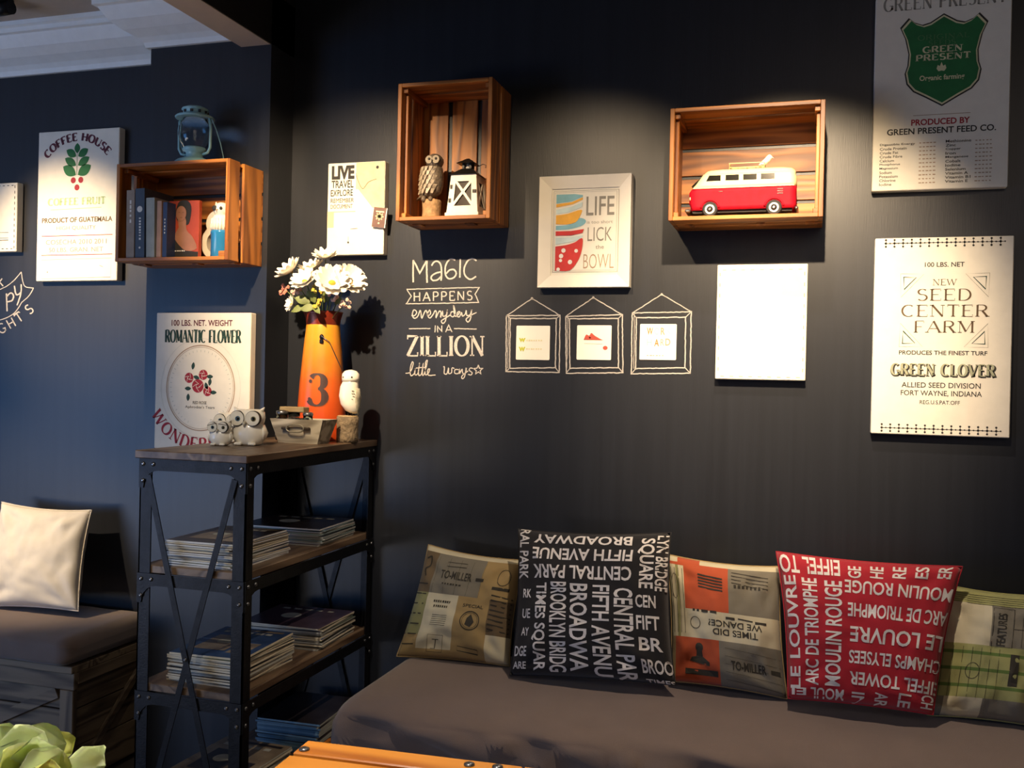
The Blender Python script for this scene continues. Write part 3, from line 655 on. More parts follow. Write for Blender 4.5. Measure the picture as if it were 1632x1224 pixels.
# ================================================================== CRATES
CD = .186
def crate(label, x0, x1, z0, z1, y1, portrait, cut=.078, gap=.012):
    """open box of boards on its wall; opening towards the room"""
    y0 = y1-CD; t_ = .011
    t = thing('wooden_crate', label, 'crate', ((x0+x1)/2, y1, z0))
    def plank(a, b, c_, d, e, f, ax, nm='plank'):
        bm = nb(); box(bm, a, b, c_, d, e, f, .0012); return obj(nm, bm, PINE[ax], t)
    halves = ((y0, y0+.078), (y0+.090, y1-.006)); sides = ((y0, y0+cut), (y0+cut+gap, y1-.006))
    # long boards run along the long direction; the ends are solid pairs of boards
    for a, b in halves:
        plank(x0+.012, x1-.012, a, b, z0, z0+t_, 0); plank(x0+.012, x1-.012, a, b, z1-t_, z1, 0)
    for a, b in sides:
        plank(x0, x0+.012, a, b, z0, z1, 2); plank(x1-.012, x1, a, b, z0, z1, 2)
    # corner cleats that join the boards
    if y1 < WY:
        plank(x1-.034, x1-.012, y0+.002, y0+.024, z0+t_, z0+t_+.016, 0, 'corner_cleat')
        for xx in (x0+.012, x1-.026): plank(xx, xx+.014, y0+.02, y1-.018, z1-t_-.014, z1-t_, 1, 'corner_cleat')
    else:
        for xx in (x0+.012, x1-.012-.014):
            for zz in (z0+t_, z1-t_-.014): plank(xx, xx+.014, y0+.014, y1-.018, zz, zz+.014, 1, 'corner_cleat')
        for xx in (x0+.012, x1-.012-.009): plank(xx, xx+.009, y0+.03, y0+.055, z0+t_+.014, z1-t_-.014, 2, 'corner_cleat')
    # cleats under the bottom across the gap
    for xx in ([x0+(x1-x0)*.12, x0+(x1-x0)*.60, x0+(x1-x0)*.92] if not portrait else [x0+(x1-x0)*.15, x0+(x1-x0)*.72]):
        plank(xx-.012 if not portrait else xx-.02, xx+.012, y0+.068, y0+.10, z0-.004, z0, 1, 'bottom_cleat')
    yb0, yb1 = y1-.0058, y1-.0005
    if portrait:
        n = 3; g = .014; wd = (x1-x0-g*(n-1)-.02)/n
        for i in range(n): a = x0+.01+i*(wd+g); plank(a, a+wd, yb0-.004, yb1, z0+.001, z1-.001, 2, 'back_plank')
    else:
        n = 4; g = .010; wd = (z1-z0-g*(n-1))/n
        for i in range(n): a = z0+i*(wd+g); plank(x0, x1, yb0-.0, yb1, a, a+wd, 0, 'back_plank')
    return t, y0
LC = (-1.178, -.885, 1.762, 2.166); crate('tall pine crate shelf holding the owl statue and white lantern', *LC[:4], WY, True)
RC = (-.376, .023, 1.740, 2.043); crate('wide pine crate shelf holding the red toy van', *RC[:4], WY, False)
BC = (-2.052, -1.652, 1.638, 1.938); crate('pine crate shelf holding books, below the blue oil lantern', *BC[:4], CY, False, .055, .024)

# ---- owl statue on a log
zf = LC[2]+.0115; c = at(688, 330, Y=2.70); cx, cy = c.x, 2.70
t = thing('owl_statue', 'carved brown owl statue perched on a log in the tall crate', 'figurine', (cx, cy, zf))
BARK = mat('pale_bark', '9a7a55', .8, var=.35, nscale=60, bump=.4, bscale=90)
OWLB = mat('carved_owl_wood', '5e5246', .5, var=.5, nscale=90, bump=.3, bscale=120)
bm = nb(); lathe(bm, [(.027, 0), (.029, .01), (.0275, .03), (.029, .058), (.027, .062), (.0, .063)], (cx, cy, zf), 18); obj('log_perch', bm, BARK, t)
bm = nb()
zz = zf+.06
loft(bm, [((cx-.046, cy, zz+.004), .004, .006), ((cx-.034, cy, zz+.008), .012, .014), ((cx-.014, cy, zz+.012), .027, .022), ((cx-.004, cy, zz+.024), .032, .029), ((cx, cy, zz+.045), .034, .032), ((cx+.003, cy, zz+.07), .032, .031), ((cx+.006, cy, zz+.092), .026, .027), ((cx+.007, cy, zz+.1), .024, .025)], 20)
obj('body', bm, OWLB, t)
bm = nb(); ball(bm, (cx+.008, cy-.002, zz+.117), .027, .027, .024, 20); hd = obj('head', bm, OWLB, t)
bm = nb()
for s in (-1, 1): disc_y(bm, (cx+.010+s*.011, cy-.0285, zz+.119), .011, .012, .004)
sub('face_disc', bm, mat('owl_face', '80725c', .5), hd, t)
bm = nb()
for s in (-1, 1): ball(bm, (cx+.011+s*.011, cy-.029, zz+.121), .0042, .0032, .0042, 10)
bm2 = bm; sub('eye', bm2, INK, hd, t)
bm = nb(); loft(bm, [((cx+.010, cy-.027, zz+.117), .003, .004), ((cx+.010, cy-.036, zz+.107), .0008, .0008)], 8); sub('beak', bm, INK, hd, t)
bm = nb()
for r in range(6):
    for k in range(5):
        a = -PI/2+(k-2)*.42+(r % 2)*.2-.35; h = zz+.024+r*.0135; rr = .0345-(r > 3)*.002*(r-3)
        px, py = cx-.002+rr*math.cos(a), cy+.0*r+rr*.94*math.sin(a)
        u = V((-math.sin(a), math.cos(a), 0)); n_ = V((math.cos(a), math.sin(a), 0)); b0 = V((px, py, h+.008))
        P_ = [b0+u*.0055, b0-u*.0055, b0-u*.003-V((.004, 0, .014)), b0+u*.003-V((.004, 0, .014))]
        hexa(bm, [p-n_*.002 for p in P_]+[p+n_*.0022 for p in P_])
o = obj('feathers', bm, mat('owl_feather', '9c8e7b', .45, var=.4, nscale=80), t); o['kind'] = 'stuff'
bm = nb(); ball(bm, (cx-.016, cy-.025, zz+.002), .008, .009, .01, 10); ball(bm, (cx+.006, cy-.026, zz+.002), .007, .008, .008, 10); obj('feet', bm, OWLB, t)

# ---- white lantern
c = at(745, 335, Y=2.685); cx, cy = c.x, 2.685
t = thing('candle_lantern', 'white wooden lantern with crossed sides and dark metal roof in the tall crate', 'lantern', (cx, cy, zf))
LW = mat('lantern_white_paint', 'e2dac6', .5, var=.08, nscale=50); LM = mat('lantern_dark_metal', '2c2a28', .4, .7)
b, tp, hh = .048, .038, .112
bm = nb(); box(bm, cx-b-.004, cx+b+.004, cy-b-.004, cy+b+.004, zf, zf+.012, .0015); obj('base', bm, LW, t)
def side_pt(s, x, z):  # x in -1..1, z 0..1 on face s
    h = b+(tp-b)*z; q = [(x*h, -h), (h, x*h), (-x*h, h), (-h, -x*h)][s]; return V((cx+q[0], cy+q[1], zf+.012+z*hh))
nrm = [(0, -1, 0), (1, 0, 0), (0, 1, 0), (-1, 0, 0)]
for s in range(4):
    n_ = V(nrm[s]); bm = nb()
    for x in (-1, 1): bar(bm, side_pt(s, x*.88, 0)-n_*.003, side_pt(s, x*.88, 1)-n_*.003, .011, .006, n_)
    for z in (.05, .95): bar(bm, side_pt(s, -.85, z)-n_*.003, side_pt(s, .85, z)-n_*.003, .014, .0062, n_)
    pn = obj('side_frame', bm, LW, t)
    bm = nb()
    for x in (-1, 1): bar(bm, side_pt(s, x*.78, .12)-n_*.002, side_pt(s, -x*.72, .88)-n_*.002, .0075, .004, n_)
    for x in (-1, 1): bar(bm, side_pt(s, x*.7, .1)-n_*.002, side_pt(s, x*.7, .9)-n_*.002, .0075, .0042, n_)
    for z in (.14, .86): bar(bm, side_pt(s, -.7, z)-n_*.002, side_pt(s, .7, z)-n_*.002, .008, .0042, n_)
    sub('cross_bars', bm, LW, pn, t)
    bm = nb(); hexa(bm, [side_pt(s, -.7, .1)-n_*.0055, side_pt(s, .7, .1)-n_*.0055, side_pt(s, .7, .1)-n_*.0065, side_pt(s, -.7, .1)-n_*.0065, side_pt(s, -.7, .9)-n_*.0055, side_pt(s, .7, .9)-n_*.0055, side_pt(s, .7, .9)-n_*.0065, side_pt(s, -.7, .9)-n_*.0065])
    sub('pane', bm, mat('lantern_pane', '2c2119', .15, bump=0), pn, t)
bm = nb()
for x, z in ((-.88, .68), (-.88, .32)): bar(bm, side_pt(0, x-.08, z)+V((0, -.001, 0)), side_pt(0, x+.08, z)+V((0, -.001, 0)), .012, .002)
bar(bm, side_pt(0, .72, .55)+V((0, -.002, 0)), side_pt(0, .98, .55)+V((0, -.002, 0)), .009, .004); obj('hinges', bm, LM, t)
z0 = zf+.012+hh; bm = nb()
hexa(bm, [(cx+sx*.044, cy+sy*.044, z0) for sx, sy in ((-1, -1), (1, -1), (1, 1), (-1, 1))]+[(cx+sx*.016, cy+sy*.016, z0+.022) for sx, sy in ((-1, -1), (1, -1), (1, 1), (-1, 1))]); obj('roof', bm, LM, t)
bm = nb(); 
for sx in (-1, 1):
    for sy in (-1, 1): box(bm, cx+sx*.011-.003, cx+sx*.011+.003, cy+sy*.011-.003, cy+sy*.011+.003, z0+.02, z0+.038)
obj('cupola_posts', bm, LM, t)
bm = nb(); lathe(bm, [(.008, z0+.02), (.008, z0+.037)], (cx, cy, 0), 12); obj('cupola_glass', bm, mat('cupola_glass', 'b9b4ac', .2), t)
bm = nb(); hexa(bm, [(cx+sx*.028, cy+sy*.028, z0+.037) for sx, sy in ((-1, -1), (1, -1), (1, 1), (-1, 1))]+[(cx+sx*.004, cy+sy*.004, z0+.054) for sx, sy in ((-1, -1), (1, -1), (1, 1), (-1, 1))]); obj('cap', bm, LM, t)
bm = nb(); tube(bm, [(cx+.03, cy, z0+.03), (cx+.046, cy, z0+.036), (cx+.056, cy-.003, z0+.032), (cx+.055, cy-.003, z0+.024)], .0012, 6); obj('hanging_ring', bm, LM, t)

# ---- toy van
zf = RC[2]+.0115; vx0, vx1, vy = -.325, -.045, 2.685
t = thing('toy_van', 'red and cream toy camper van with roof rack in the wide crate', 'toy', ((vx0+vx1)/2, vy, zf))
RED = mat('van_red_paint', 'a81224', .6, var=.15, nscale=60, bump=.02, spec=.12); CRM = mat('van_cream_paint', 'dfd09c', .5, var=.06); TYRE = mat('tyre_rubber', '171717', .7)
LEN = vx1-vx0; zb, zw, zt = zf+.02, zf+.078, zf+.118
def vanw(u, z):   # half width
    e = min(1, (u/.05)**.5 if u < .05 else 1, ((1-u)/.03)**.5 if u > .97 else 1)
    top = 1 if z < zw else 1-.12*((z-zw)/(zt-zw))**1.5
    return max(.004, .046*(.72+.28*e)*top)
def front(z):     # nose slant
    q = (z-zb)/(zt-zb); return (.0 if q < .5 else .13*(q-.5)/.5)+(.015 if q < .1 else 0)
def body(z0_, z1_, n, m, name):
    bm = nb(); L = []; NS = 30
    for j in range(n+1):
        z = z0_+(z1_-z0_)*j/n; r = []
        fu = front(z); ru = .012 if z > zt-.012 else 0
        for i in range(NS+1): u = i/NS; uu = fu+(1-ru-fu)*u; r.append((vx0+LEN*uu, vanw(u, z)))
        L.append([bm.verts.new((x, vy-w_, z)) for x, w_ in r]+[bm.verts.new((x, vy+w_, z)) for x, w_ in r[::-1]])
    k = len(L[0])
    for A, B_ in zip(L, L[1:]):
        for i in range(k): f = bm.faces.new((A[i], A[(i+1) % k], B_[(i+1) % k], B_[i]))
    bm.faces.new(L[0][::-1]); bm.faces.new(L[-1]); smooth(bm)
    return obj(name, bm, m, t)
lb = body(zb, zw, 6, RED, 'lower_body'); ub = body(zw, zt, 5, CRM, 'upper_body')
bm = nb(); L = []
for j, (s, h) in enumerate(((1, 0), (.97, .006), (.86, .011), (.6, .014))):
    r = []
    for i in range(25): a = 2*PI*i/24; r.append(bm.verts.new(((vx0+vx1)/2+.062*LEN+(LEN*.43)*s**.4*abs(math.cos(a))**.35*(1 if math.cos(a) > 0 else -1), vy+.04*s*abs(math.sin(a))**.5*(1 if math.sin(a) > 0 else -1), zt-.001+h)) if i < 24 else r[0])
    L.append(r)
for A, B_ in zip(L, L[1:]):
    for i in range(24): bm.faces.new((A[i], A[i+1], B_[i+1], B_[i])).smooth = True
bm.faces.new(L[-1][:24]); obj('roof', bm, CRM, t)
WG = mat('van_window', '15140f', .12, bump=0)
for u0, u1 in ((.155, .30), (.345, .47), (.51, .635), (.675, .80)):
    for s in (-1, 1):
        bm = nb(); yy = vy+s*(vanw(.5, (zw+zt)/2)+.0003); zz0, zz1 = zw+.009, zt-.006
        sl = .035*LEN if u0 < .2 else 0
        P_ = [(vx0+LEN*u0-sl*.3, zz0), (vx0+LEN*u1, zz0), (vx0+LEN*u1, zz1), (vx0+LEN*u0+sl, zz1)]
        prism(bm, P_, lambda x, z, y: V((x, y-s*.1*(z-zw)*.6, z)), yy-.001, yy+.001); w_ = obj('window', bm, WG, t)
bm = nb()
hexa(bm, [(vx0+.02*LEN, vy-.036, zw+.008), (vx0+.02*LEN, vy+.036, zw+.008), (vx0+.05*LEN, vy+.036, zw+.008), (vx0+.05*LEN, vy-.036, zw+.008), (vx0+.118*LEN, vy-.031, zt-.006), (vx0+.118*LEN, vy+.031, zt-.006), (vx0+.15*LEN, vy+.031, zt-.006), (vx0+.15*LEN, vy-.031, zt-.006)]); obj('windscreen', bm, WG, t)
bm = nb(); 
for s in (-1, 1): box(bm, vx0+.012, vx1-.006, vy+s*.0468-.0012, vy+s*.0468+.0012, zw-.0015, zw+.0015)
obj('waist_trim', bm, CRM, t)
for u in (.205, .80):
    for s in (-1, 1):
        X = vx0+LEN*u; yo = vy+s*.043
        bm = nb(); loft(bm, [((X, yo-s*.014, zf+.0205), .019, .019, (1, 0, 0), (0, 0, 1)), ((X, yo-s*.012, zf+.0205), .0205, .0205, (1, 0, 0), (0, 0, 1)), ((X, yo+s*.003, zf+.0205), .0205, .0205, (1, 0, 0), (0, 0, 1)), ((X, yo+s*.005, zf+.0205), .018, .018, (1, 0, 0), (0, 0, 1))], 22)
        wh = obj('wheel', bm, TYRE, t)
        bm = nb(); loft(bm, [((X, yo+s*.0045, zf+.0205), .0135, .0135, (1, 0, 0), (0, 0, 1)), ((X, yo+s*.0062, zf+.0205), .0125, .0125, (1, 0, 0), (0, 0, 1))], 20); sub('whitewall', bm, WHITEC, wh, t)
        bm = nb(); loft(bm, [((X, yo+s*.006, zf+.0205), .0085, .0085, (1, 0, 0), (0, 0, 1)), ((X, yo+s*.0075, zf+.0205), .008, .008, (1, 0, 0), (0, 0, 1))], 18); sub('hub_ring', bm, TYRE, wh, t)
        bm = nb(); loft(bm, [((X, yo+s*.007, zf+.0205), .007, .007, (1, 0, 0), (0, 0, 1)), ((X, yo+s*.0095, zf+.0205), .003, .003, (1, 0, 0), (0, 0, 1))], 16); sub('hubcap', bm, BOLT, wh, t)
        bm = nb(); pts = [(X+.0245*math.cos(a), yo+s*.0035, zf+.021+.0245*math.sin(a)) for a in [math.radians(8+164*i/14) for i in range(15)]]; tube(bm, pts, .003, 6); obj('wheel_arch', bm, RED if u < .5 else RED, t)
bm = nb(); box(bm, vx0+.01, vx1-.01, vy-.036, vy+.036, zf+.012, zb+.004); obj('chassis', bm, TYRE, t)
for xa, xb in ((vx0-.010, vx0+.006), (vx1-.003, vx1+.006)):
    bm = nb(); box(bm, xa, xb, vy-.046, vy+.046, zf+.014, zf+.023, .003); obj('bumper', bm, BOLT, t)
bm = nb()
for s in (-1, 1): ball(bm, (vx0+.004, vy+s*.032, zf+.052), .004, .007, .007, 10)
obj('headlamps', bm, CRM, t)
bm = nb()
for k in range(3): box(bm, vx1-.048, vx1-.034, vy-.0475, vy-.045, zw-.010-k*.006, zw-.007-k*.006)
box(bm, vx0+.08, vx0+.09, vy-.0478, vy-.046, zw-.012, zw-.0095); obj('air_vents', bm, mat('van_dark_trim', '4a0b12', .4), t)
bm = nb(); rx0, rx1, zr = vx0+.375*LEN, vx0+.70*LEN, zt+.027
for s in (-1, 1):
    tube(bm, [(rx0, vy+s*.03, zt+.008), (rx0, vy+s*.03, zr), (rx1, vy+s*.03, zr), (rx1, vy+s*.03, zt+.008)], .0013, 6)
    tube(bm, [(rx0, vy+s*.03, zt+.016), (rx1, vy+s*.03, zt+.016)], .0011, 6)
for i in range(5): X = rx0+(rx1-rx0)*i/4; tube(bm, [(X, vy-.03, zt+.016), (X, vy+.03, zt+.016)], .0011, 6)
for X in (rx0, rx1): tube(bm, [(X, vy-.03, zr), (X, vy+.03, zr)], .0012, 6)
obj('roof_rack', bm, mat('rack_cream_metal', 'd9c98b', .4), t)
X = rx1+.002; bm = nb()
loft(bm, [((X-.014, vy-.01, zt+.018), .003, .004), ((X-.008, vy-.01, zt+.024), .010, .009), ((X, vy-.01, zt+.032), .012, .010), ((X+.007, vy-.01, zt+.040), .010, .009), ((X+.010, vy-.01, zt+.047), .007, .007), ((X+.01, vy-.01, zt+.051), .002, .002)], 14)
loft(bm, [((X+.015, vy-.012, zt+.044), .003, .004), ((X+.022, vy-.012, zt+.040), .001, .001)], 8)
solo('bird_figurine', bm, WHITEC, 'tiny white bird figure on the roof rack of the toy van', 'figurine', (X, vy, zt+.0175))

# ================================================================== BOOK CRATE CONTENTS
zf = BC[2]+.0115; yb = 2.49
def book(px0, px1, pytop, y0, y1, cover, page, label, lean=0, letter=None, spine_mat=None):
    a, b = at(px0, 410, Y=y0), at(px1, 410, Y=y0); zt_ = at((px0+px1)/2, pytop, Y=y0).z; x0, x1 = a.x, b.x-.0012; h = zt_-zf
    t = thing('book', label, 'book', ((x0+x1)/2, (y0+y1)/2, zf), 'books in the pine crate')
    bm = nb(); c_ = .0015
    box(bm, x0, x0+c_, y0, y1, zf, zt_); box(bm, x1-c_, x1, y0, y1, zf, zt_); box(bm, x0, x1, y0-.0012, y0+.001, zf, zt_, .0008); obj('cover', bm, cover, t)
    bm = nb(); box(bm, x0+c_, x1-c_, y0+.0012, y1-.003, zf+.002, zt_-.002); obj('pages', bm, page, t)
    if letter:
        P = Print(x1-x0, h); letter(P); P.build('spine_lettering', WHTI, t, wallmap(x0, zt_, y0-.0018))
    t.rotation_euler = (0, lean, 0)
    return t
PG = mat('book_pages', 'cfc4a4', .8, var=.1, nscale=200)
book(201, 214.5, 303, yb, 2.62, mat('cover_greige', '9b8a78', .6), PG, 'greige book standing leftmost in the pine crate', -.01, lambda P: P.marks(.42, .15, .62, .5, 5, 2, True))
book(215.5, 231, 300, yb, 2.63, mat('cover_slate', '3c4653', .5), PG, 'dark slate book with pale emblem second from the left', -.018, lambda P: (P.circ(.5, .3, .28), P.marks(.42, .42, .62, .75, 8, 3, True), P.circ(.5, .85, .1)))
book(233, 247, 315, yb, 2.61, mat('cover_pale_grey', 'a6a99e', .6), PG, 'pale grey book standing between the slate book and the cream red one', -.02)
book(249, 257, 320, yb, 2.61, mat('cover_cream_red', 'b98f74', .6), PG, 'thin cream and reddish book beside the pale grey one')
book(258.5, 266, 322, yb, 2.60, mat('cover_navy', '27385c', .5), PG, 'navy blue book standing against the portrait book', 0, lambda P: P.marks(.4, .3, .62, .6, 5, 4, True))
# book with its cover facing out
a, b = at(268, 410, Y=2.53), at(316, 410, Y=2.53); zt_ = at(290, 320, Y=2.53).z
t = thing('book', 'orange book with a painted portrait of a dark-haired person on its cover, facing out', 'book', ((a.x+b.x)/2, 2.54, zf), 'books in the pine crate')
bm = nb(); box(bm, a.x, b.x, 2.53, 2.545, zf, zt_, .001); obj('cover', bm, mat('cover_orange', 'b5482a', .5), t)
W, H = b.x-a.x, zt_-zf; mm = lambda l: wallmap(a.x, zt_, 2.53-.0006*l)
SK = mat('ink_skin', 'a8745a', .6, bump=0)
P = Print(W, H); P.poly(catmull([(.25, .12), (.35, .01), (.6, .0), (.74, .1), (.72, .3), (.62, .42), (.3, .35), (.22, .2)], 3)); P.poly([(0, .5), (.14, .5), (.3, .72), (.62, .86), (.99, .88), (.99, .995), (0, .995)]); P.build('dark_print', INK, t, mm(1))
P = Print(W, H); P.circ(.42, .22, .17, .13); P.build('face_print', SK, t, mm(4))
P = Print(W, H); P.line([(.33, .2), (.39, .2)], .0008); P.line([(.46, .2), (.52, .2)], .0008); P.line([(.39, .29), (.46, .29)], .0009); P.build('face_lines', BRNI, t, mm(5))
P = Print(W, H); P.poly(catmull([(.3, .3), (.56, .3), (.6, .5), (.8, .62), (.95, .82), (.6, .86), (.3, .72), (.2, .6), (.34, .46)], 3)); P.build('figure_print', SK, t, mm(2))
P = Print(W, H); P.marks(.08, .85, .6, .87, 7, 5); P.build('lettering', WHTI, t, mm(3))
# ampersand block
c = at(338, 410, Y=2.545); cx = c.x; sc = .078
t = thing('numeral_ornament', 'cream wooden figure eight ornament standing behind the blue owl jar', 'ornament', (cx, 2.55, zf))
bm = nb(); seg = 40
for zc, rx, rz, x_, yo in ((.112, .027, .029, .006, 0), (.052, .038, .042, .0, .0012)):
    O, I = [], []
    for i in range(seg):
        a = 2*PI*i/seg; ca, sa = math.cos(a), math.sin(a)
        for y in (2.555+yo, 2.585-yo): O.append(bm.verts.new((cx+x_+(rx+.0095)*ca, y, zf+zc+(rz+.0095)*sa))); I.append(bm.verts.new((cx+x_+(rx-.0095)*ca, y, zf+zc+(rz-.0095)*sa)))
    for i in range(seg):
        j = (i+1) % seg; o0, o1, p0, p1 = O[2*i], O[2*i+1], O[2*j], O[2*j+1]; i0, i1, q0, q1 = I[2*i], I[2*i+1], I[2*j], I[2*j+1]
        for f in ((o0, p0, q0, i0), (o1, i1, q1, p1), (o0, o1, p1, p0), (i0, q0, q1, i1)): bm.faces.new(f)
o = obj('letter_shape', bm, mat('ornament_white', 'cfc4ae', .5), t)
# blue and white owl jar
c = at(350, 410, Y=2.53); cx, cy = c.x, 2.534; zt_ = at(352, 320, Y=2.51).z; h = zt_-zf
t = thing('owl_jar', 'owl jar with white top and blue glazed base at the right of the crate', 'figurine', (cx, cy, zf))
BLU = mat('blue_glaze', '2f7fb4', .15, bump=0, var=.06)
bm = nb(); lathe(bm, [(.027, 0), (.0295, .003), (.029, h*.42), (.0305, h*.44), (.0305, h*.47), (.028, h*.49)], (cx, cy, zf), 24); obj('blue_base', bm, BLU, t)
bm = nb(); lathe(bm, [(.028, h*.485), (.0285, h*.6), (.027, h*.7), (.024, h*.76)], (cx, cy, zf), 24); bdy = obj('body', bm, WHITEC, t)
bm = nb(); ball(bm, (cx+.001, cy, zf+h*.865), .025, .024, h*.135, 20)
for s in (-1, 1): loft(bm, [((cx+s*.015, cy, zf+h*.93), .007, .006), ((cx+s*.019, cy, zf+h*1.01), .001, .001)], 8)
hd = obj('head', bm, WHITEC, t)
bm = nb(); ball(bm, (cx-.009, cy-.022, zf+h*.88), .0085, .003, .0085, 12); ball(bm, (cx+.012, cy-.0205, zf+h*.875), .0055, .003, .0055, 12); sub('eye', bm, INK, hd, t)
bm = nb(); loft(bm, [((cx+.001, cy-.022, zf+h*.86), .003, .003), ((cx+.001, cy-.029, zf+h*.81), .0006, .0006)], 8); sub('beak', bm, TANI, hd, t)
bm = nb()
for k in range(9):
    a = -PI/2+(k-4)*.3; u = V((math.cos(a), math.sin(a), 0)); tube(bm, [V((cx, cy, zf+h*.7))+u*.0275, V((cx, cy, zf+h*.6))+u*.0292, V((cx, cy, zf+h*.5))+u*.0288], .0017, 6)
o = obj('feathers', bm, WHITEC, t); o['kind'] = 'stuff'

# blue oil lantern on the book crate
zf = BC[3]; c = at(310, 240, Y=2.57); cx, cy = c.x, 2.57
t = thing('oil_lantern', 'pale blue oil lantern with glass globe on top of the book crate', 'lantern', (cx, cy, zf))
BL = mat('lantern_blue_enamel', '93c3cb', .3, 0, var=.12, nscale=40)
bm = nb(); lathe(bm, [(.056, 0), (.06, .004), (.06, .014), (.05, .022), (.034, .028), (.026, .032), (.025, .046), (.034, .05), (.036, .058), (.033, .062)], (cx, cy, zf), 28); obj('oil_font', bm, BL, t)
bm = nb(); lathe(bm, [(.033, .06), (.044, .078), (.049, .10), (.047, .125), (.036, .150), (.034, .152), (.045, .125), (.0468, .10), (.042, .08), (.031, .062)], (cx, cy, zf), 28, False); smooth(bm); obj('glass_globe', bm, glass('lantern_glass'), t)
bm = nb(); lathe(bm, [(.058, .150), (.060, .154), (.056, .158), (.04, .161), (.036, .163), (.036, .176), (.041, .178), (.039, .182), (.026, .188), (.01, .191)], (cx, cy, zf), 28); cap = obj('chimney_cap', bm, BL, t)
bm = nb()
for k in range(10): a = 2*PI*k/10; box(bm, cx+.0365*math.cos(a)-.004, cx+.0365*math.cos(a)+.004, cy+.0365*math.sin(a)-.002, cy+.0365*math.sin(a)+.002, zf+.166, zf+.174)
sub('vent_hole', bm, INK, cap, t)
for s in (-1, 1):
    bm = nb(); tube(bm, [(cx+s*.03, cy, zf+.04), (cx+s*.048, cy, zf+.045), (cx+s*.056, cy, zf+.06), (cx+s*.057, cy, zf+.12), (cx+s*.052, cy, zf+.152)], .0045, 8); obj('side_tube', bm, BL, t)
bm = nb(); tube(bm, [(cx+.06, cy, zf+.148), (cx+.068, cy+.012, zf+.118), (cx+.073, cy+.028, zf+.08), (cx+.074, cy+.045, zf+.04), (cx+.062, cy+.06, zf+.012), (cx+.03, cy+.072, zf+.003), (cx-.03, cy+.072, zf+.003), (cx-.062, cy+.06, zf+.012), (cx-.07, cy+.028, zf+.08), (cx-.06, cy, zf+.148)], .0016, 6); obj('bail_handle', bm, BL, t)

# ================================================================== METAL RACK
sx0, sx1, sy0, sy1, sz = -1.632, -1.306, 2.055, 2.796, 1.102
t = rack = thing('metal_rack', 'dark steel rack with wooden shelves, X braces and rivets, full of magazines', 'shelf', ((sx0+sx1)/2, (sy0+sy1)/2, 0))
bm = nb(); box(bm, sx0, sx1, sy0, sy1, sz-.02, sz, .002); obj('top_board', bm, SHELFW[1], t)
ix0, ix1, iy0, iy1 = sx0+.008, sx1-.008, sy0+.012, sy1-.006
def bolt(p, n):
    bm = nb(); p = V(p); n = V(n); u, v = frame_of(n)
    loft(bm, [(p, .0058, .0058, u, v), (p+n*.002, .0052, .0052, u, v), (p+n*.0042, .002, .002, u, v)], 8); return bm
BO = []
for X, dx in ((ix0, 1), (ix1, -1)):
    for Y, dy in ((iy0, 1), (iy1, -1)):
        bm = nb(); box(bm, min(X, X+dx*.035), max(X, X+dx*.035), min(Y, Y+dy*.004), max(Y, Y+dy*.004), 0, sz-.0205)
        box(bm, min(X, X+dx*.004), max(X, X+dx*.004), min(Y, Y+dy*.035), max(Y, Y+dy*.035), 0, sz-.0205); obj('corner_post', bm, STEEL, t)
TIERS = [.81, .51, .205]
def gusset(x0, x1, z, yy, top=False, plane='y'):
    """end rail with rounded gusset corners, in the plane of the end"""
    g, h = .045, .03 if not top else .034
    pts = [(x0, z), (x1, z), (x1, z-h-g)]+[(x1-g+g*(1-math.cos(a))*0+g*(1-math.sin(a))*0-0+g-g*math.sin(a)*1.0, z-h-g+g*(1-math.cos(a))) for a in []]
    pts += [(x1-.012-g*(1-math.cos(PI/2*k/5)), z-h-g*(1-math.sin(PI/2*k/5))) for k in range(6)]
    pts += [(x0+.012+g*(1-math.cos(PI/2*k/5)), z-h-g*(1-math.sin(PI/2*k/5))) for k in range(5, -1, -1)]+[(x0, z-h-g)]
    bm = nb(); prism(bm, pts, (lambda x, y, q: V((x, q, y))) if plane == 'y' else (lambda x, y, q: V((q, x, y))), yy, yy+.003); return bm
for z in [sz-.0205]+[q-.02 for q in TIERS]:
    obj('end_rail', gusset(ix0, ix1, z, iy0-.0032), STEEL, t); obj('end_rail', gusset(ix0, ix1, z, iy1+.0002), STEEL, t)
    obj('side_rail', gusset(iy0, iy1, z, ix1+.0002, plane='x'), STEEL, t); obj('side_rail', gusset(iy0, iy1, z, ix0-.0032, plane='x'), STEEL, t)
    for x in (ix0+.012, ix0+.042, ix1-.042, ix1-.012): BO.append(((x, iy0-.0034, z-.014), (0, -1, 0)))
    for x in (ix0+.012, ix1-.012): BO.append(((x, iy0-.0034, z-.056), (0, -1, 0)))
    for y in (iy0+.012, iy0+.045, iy1-.045, iy1-.012): BO.append(((ix1+.0034, y, z-.014), (1, 0, 0)))
    for y in (iy0+.012, iy1-.012): BO.append(((ix1+.0034, y, z-.056), (1, 0, 0)))
for z in TIERS:
    bm = nb(); box(bm, ix0+.005, ix1-.005, iy0+.005, iy1-.005, z-.02, z, .0015); obj('shelf_board', bm, SHELFW[1], t)
for yy, s in ((iy0-.0065, -1), (iy1+.0032, 1)):
    for a, b in (((ix0+.03, 1.04), (ix1-.04, .13)), ((ix1-.03, 1.04), (ix0+.03, .13))):
        bm = nb(); q = yy+(.003 if a[0] > b[0] else 0); bar(bm, (a[0], q, a[1]), (b[0], q, b[1]), .016, .003)
        if yy > 2.7 and q > 2.7: pass
        obj('cross_brace', bm, STEEL, t)
BO.append((((ix0+ix1)/2-.004, iy0-.008, .585), (0, -1, 0)))
for p, n in BO: obj('bolt', bolt(p, n), BOLT, t)

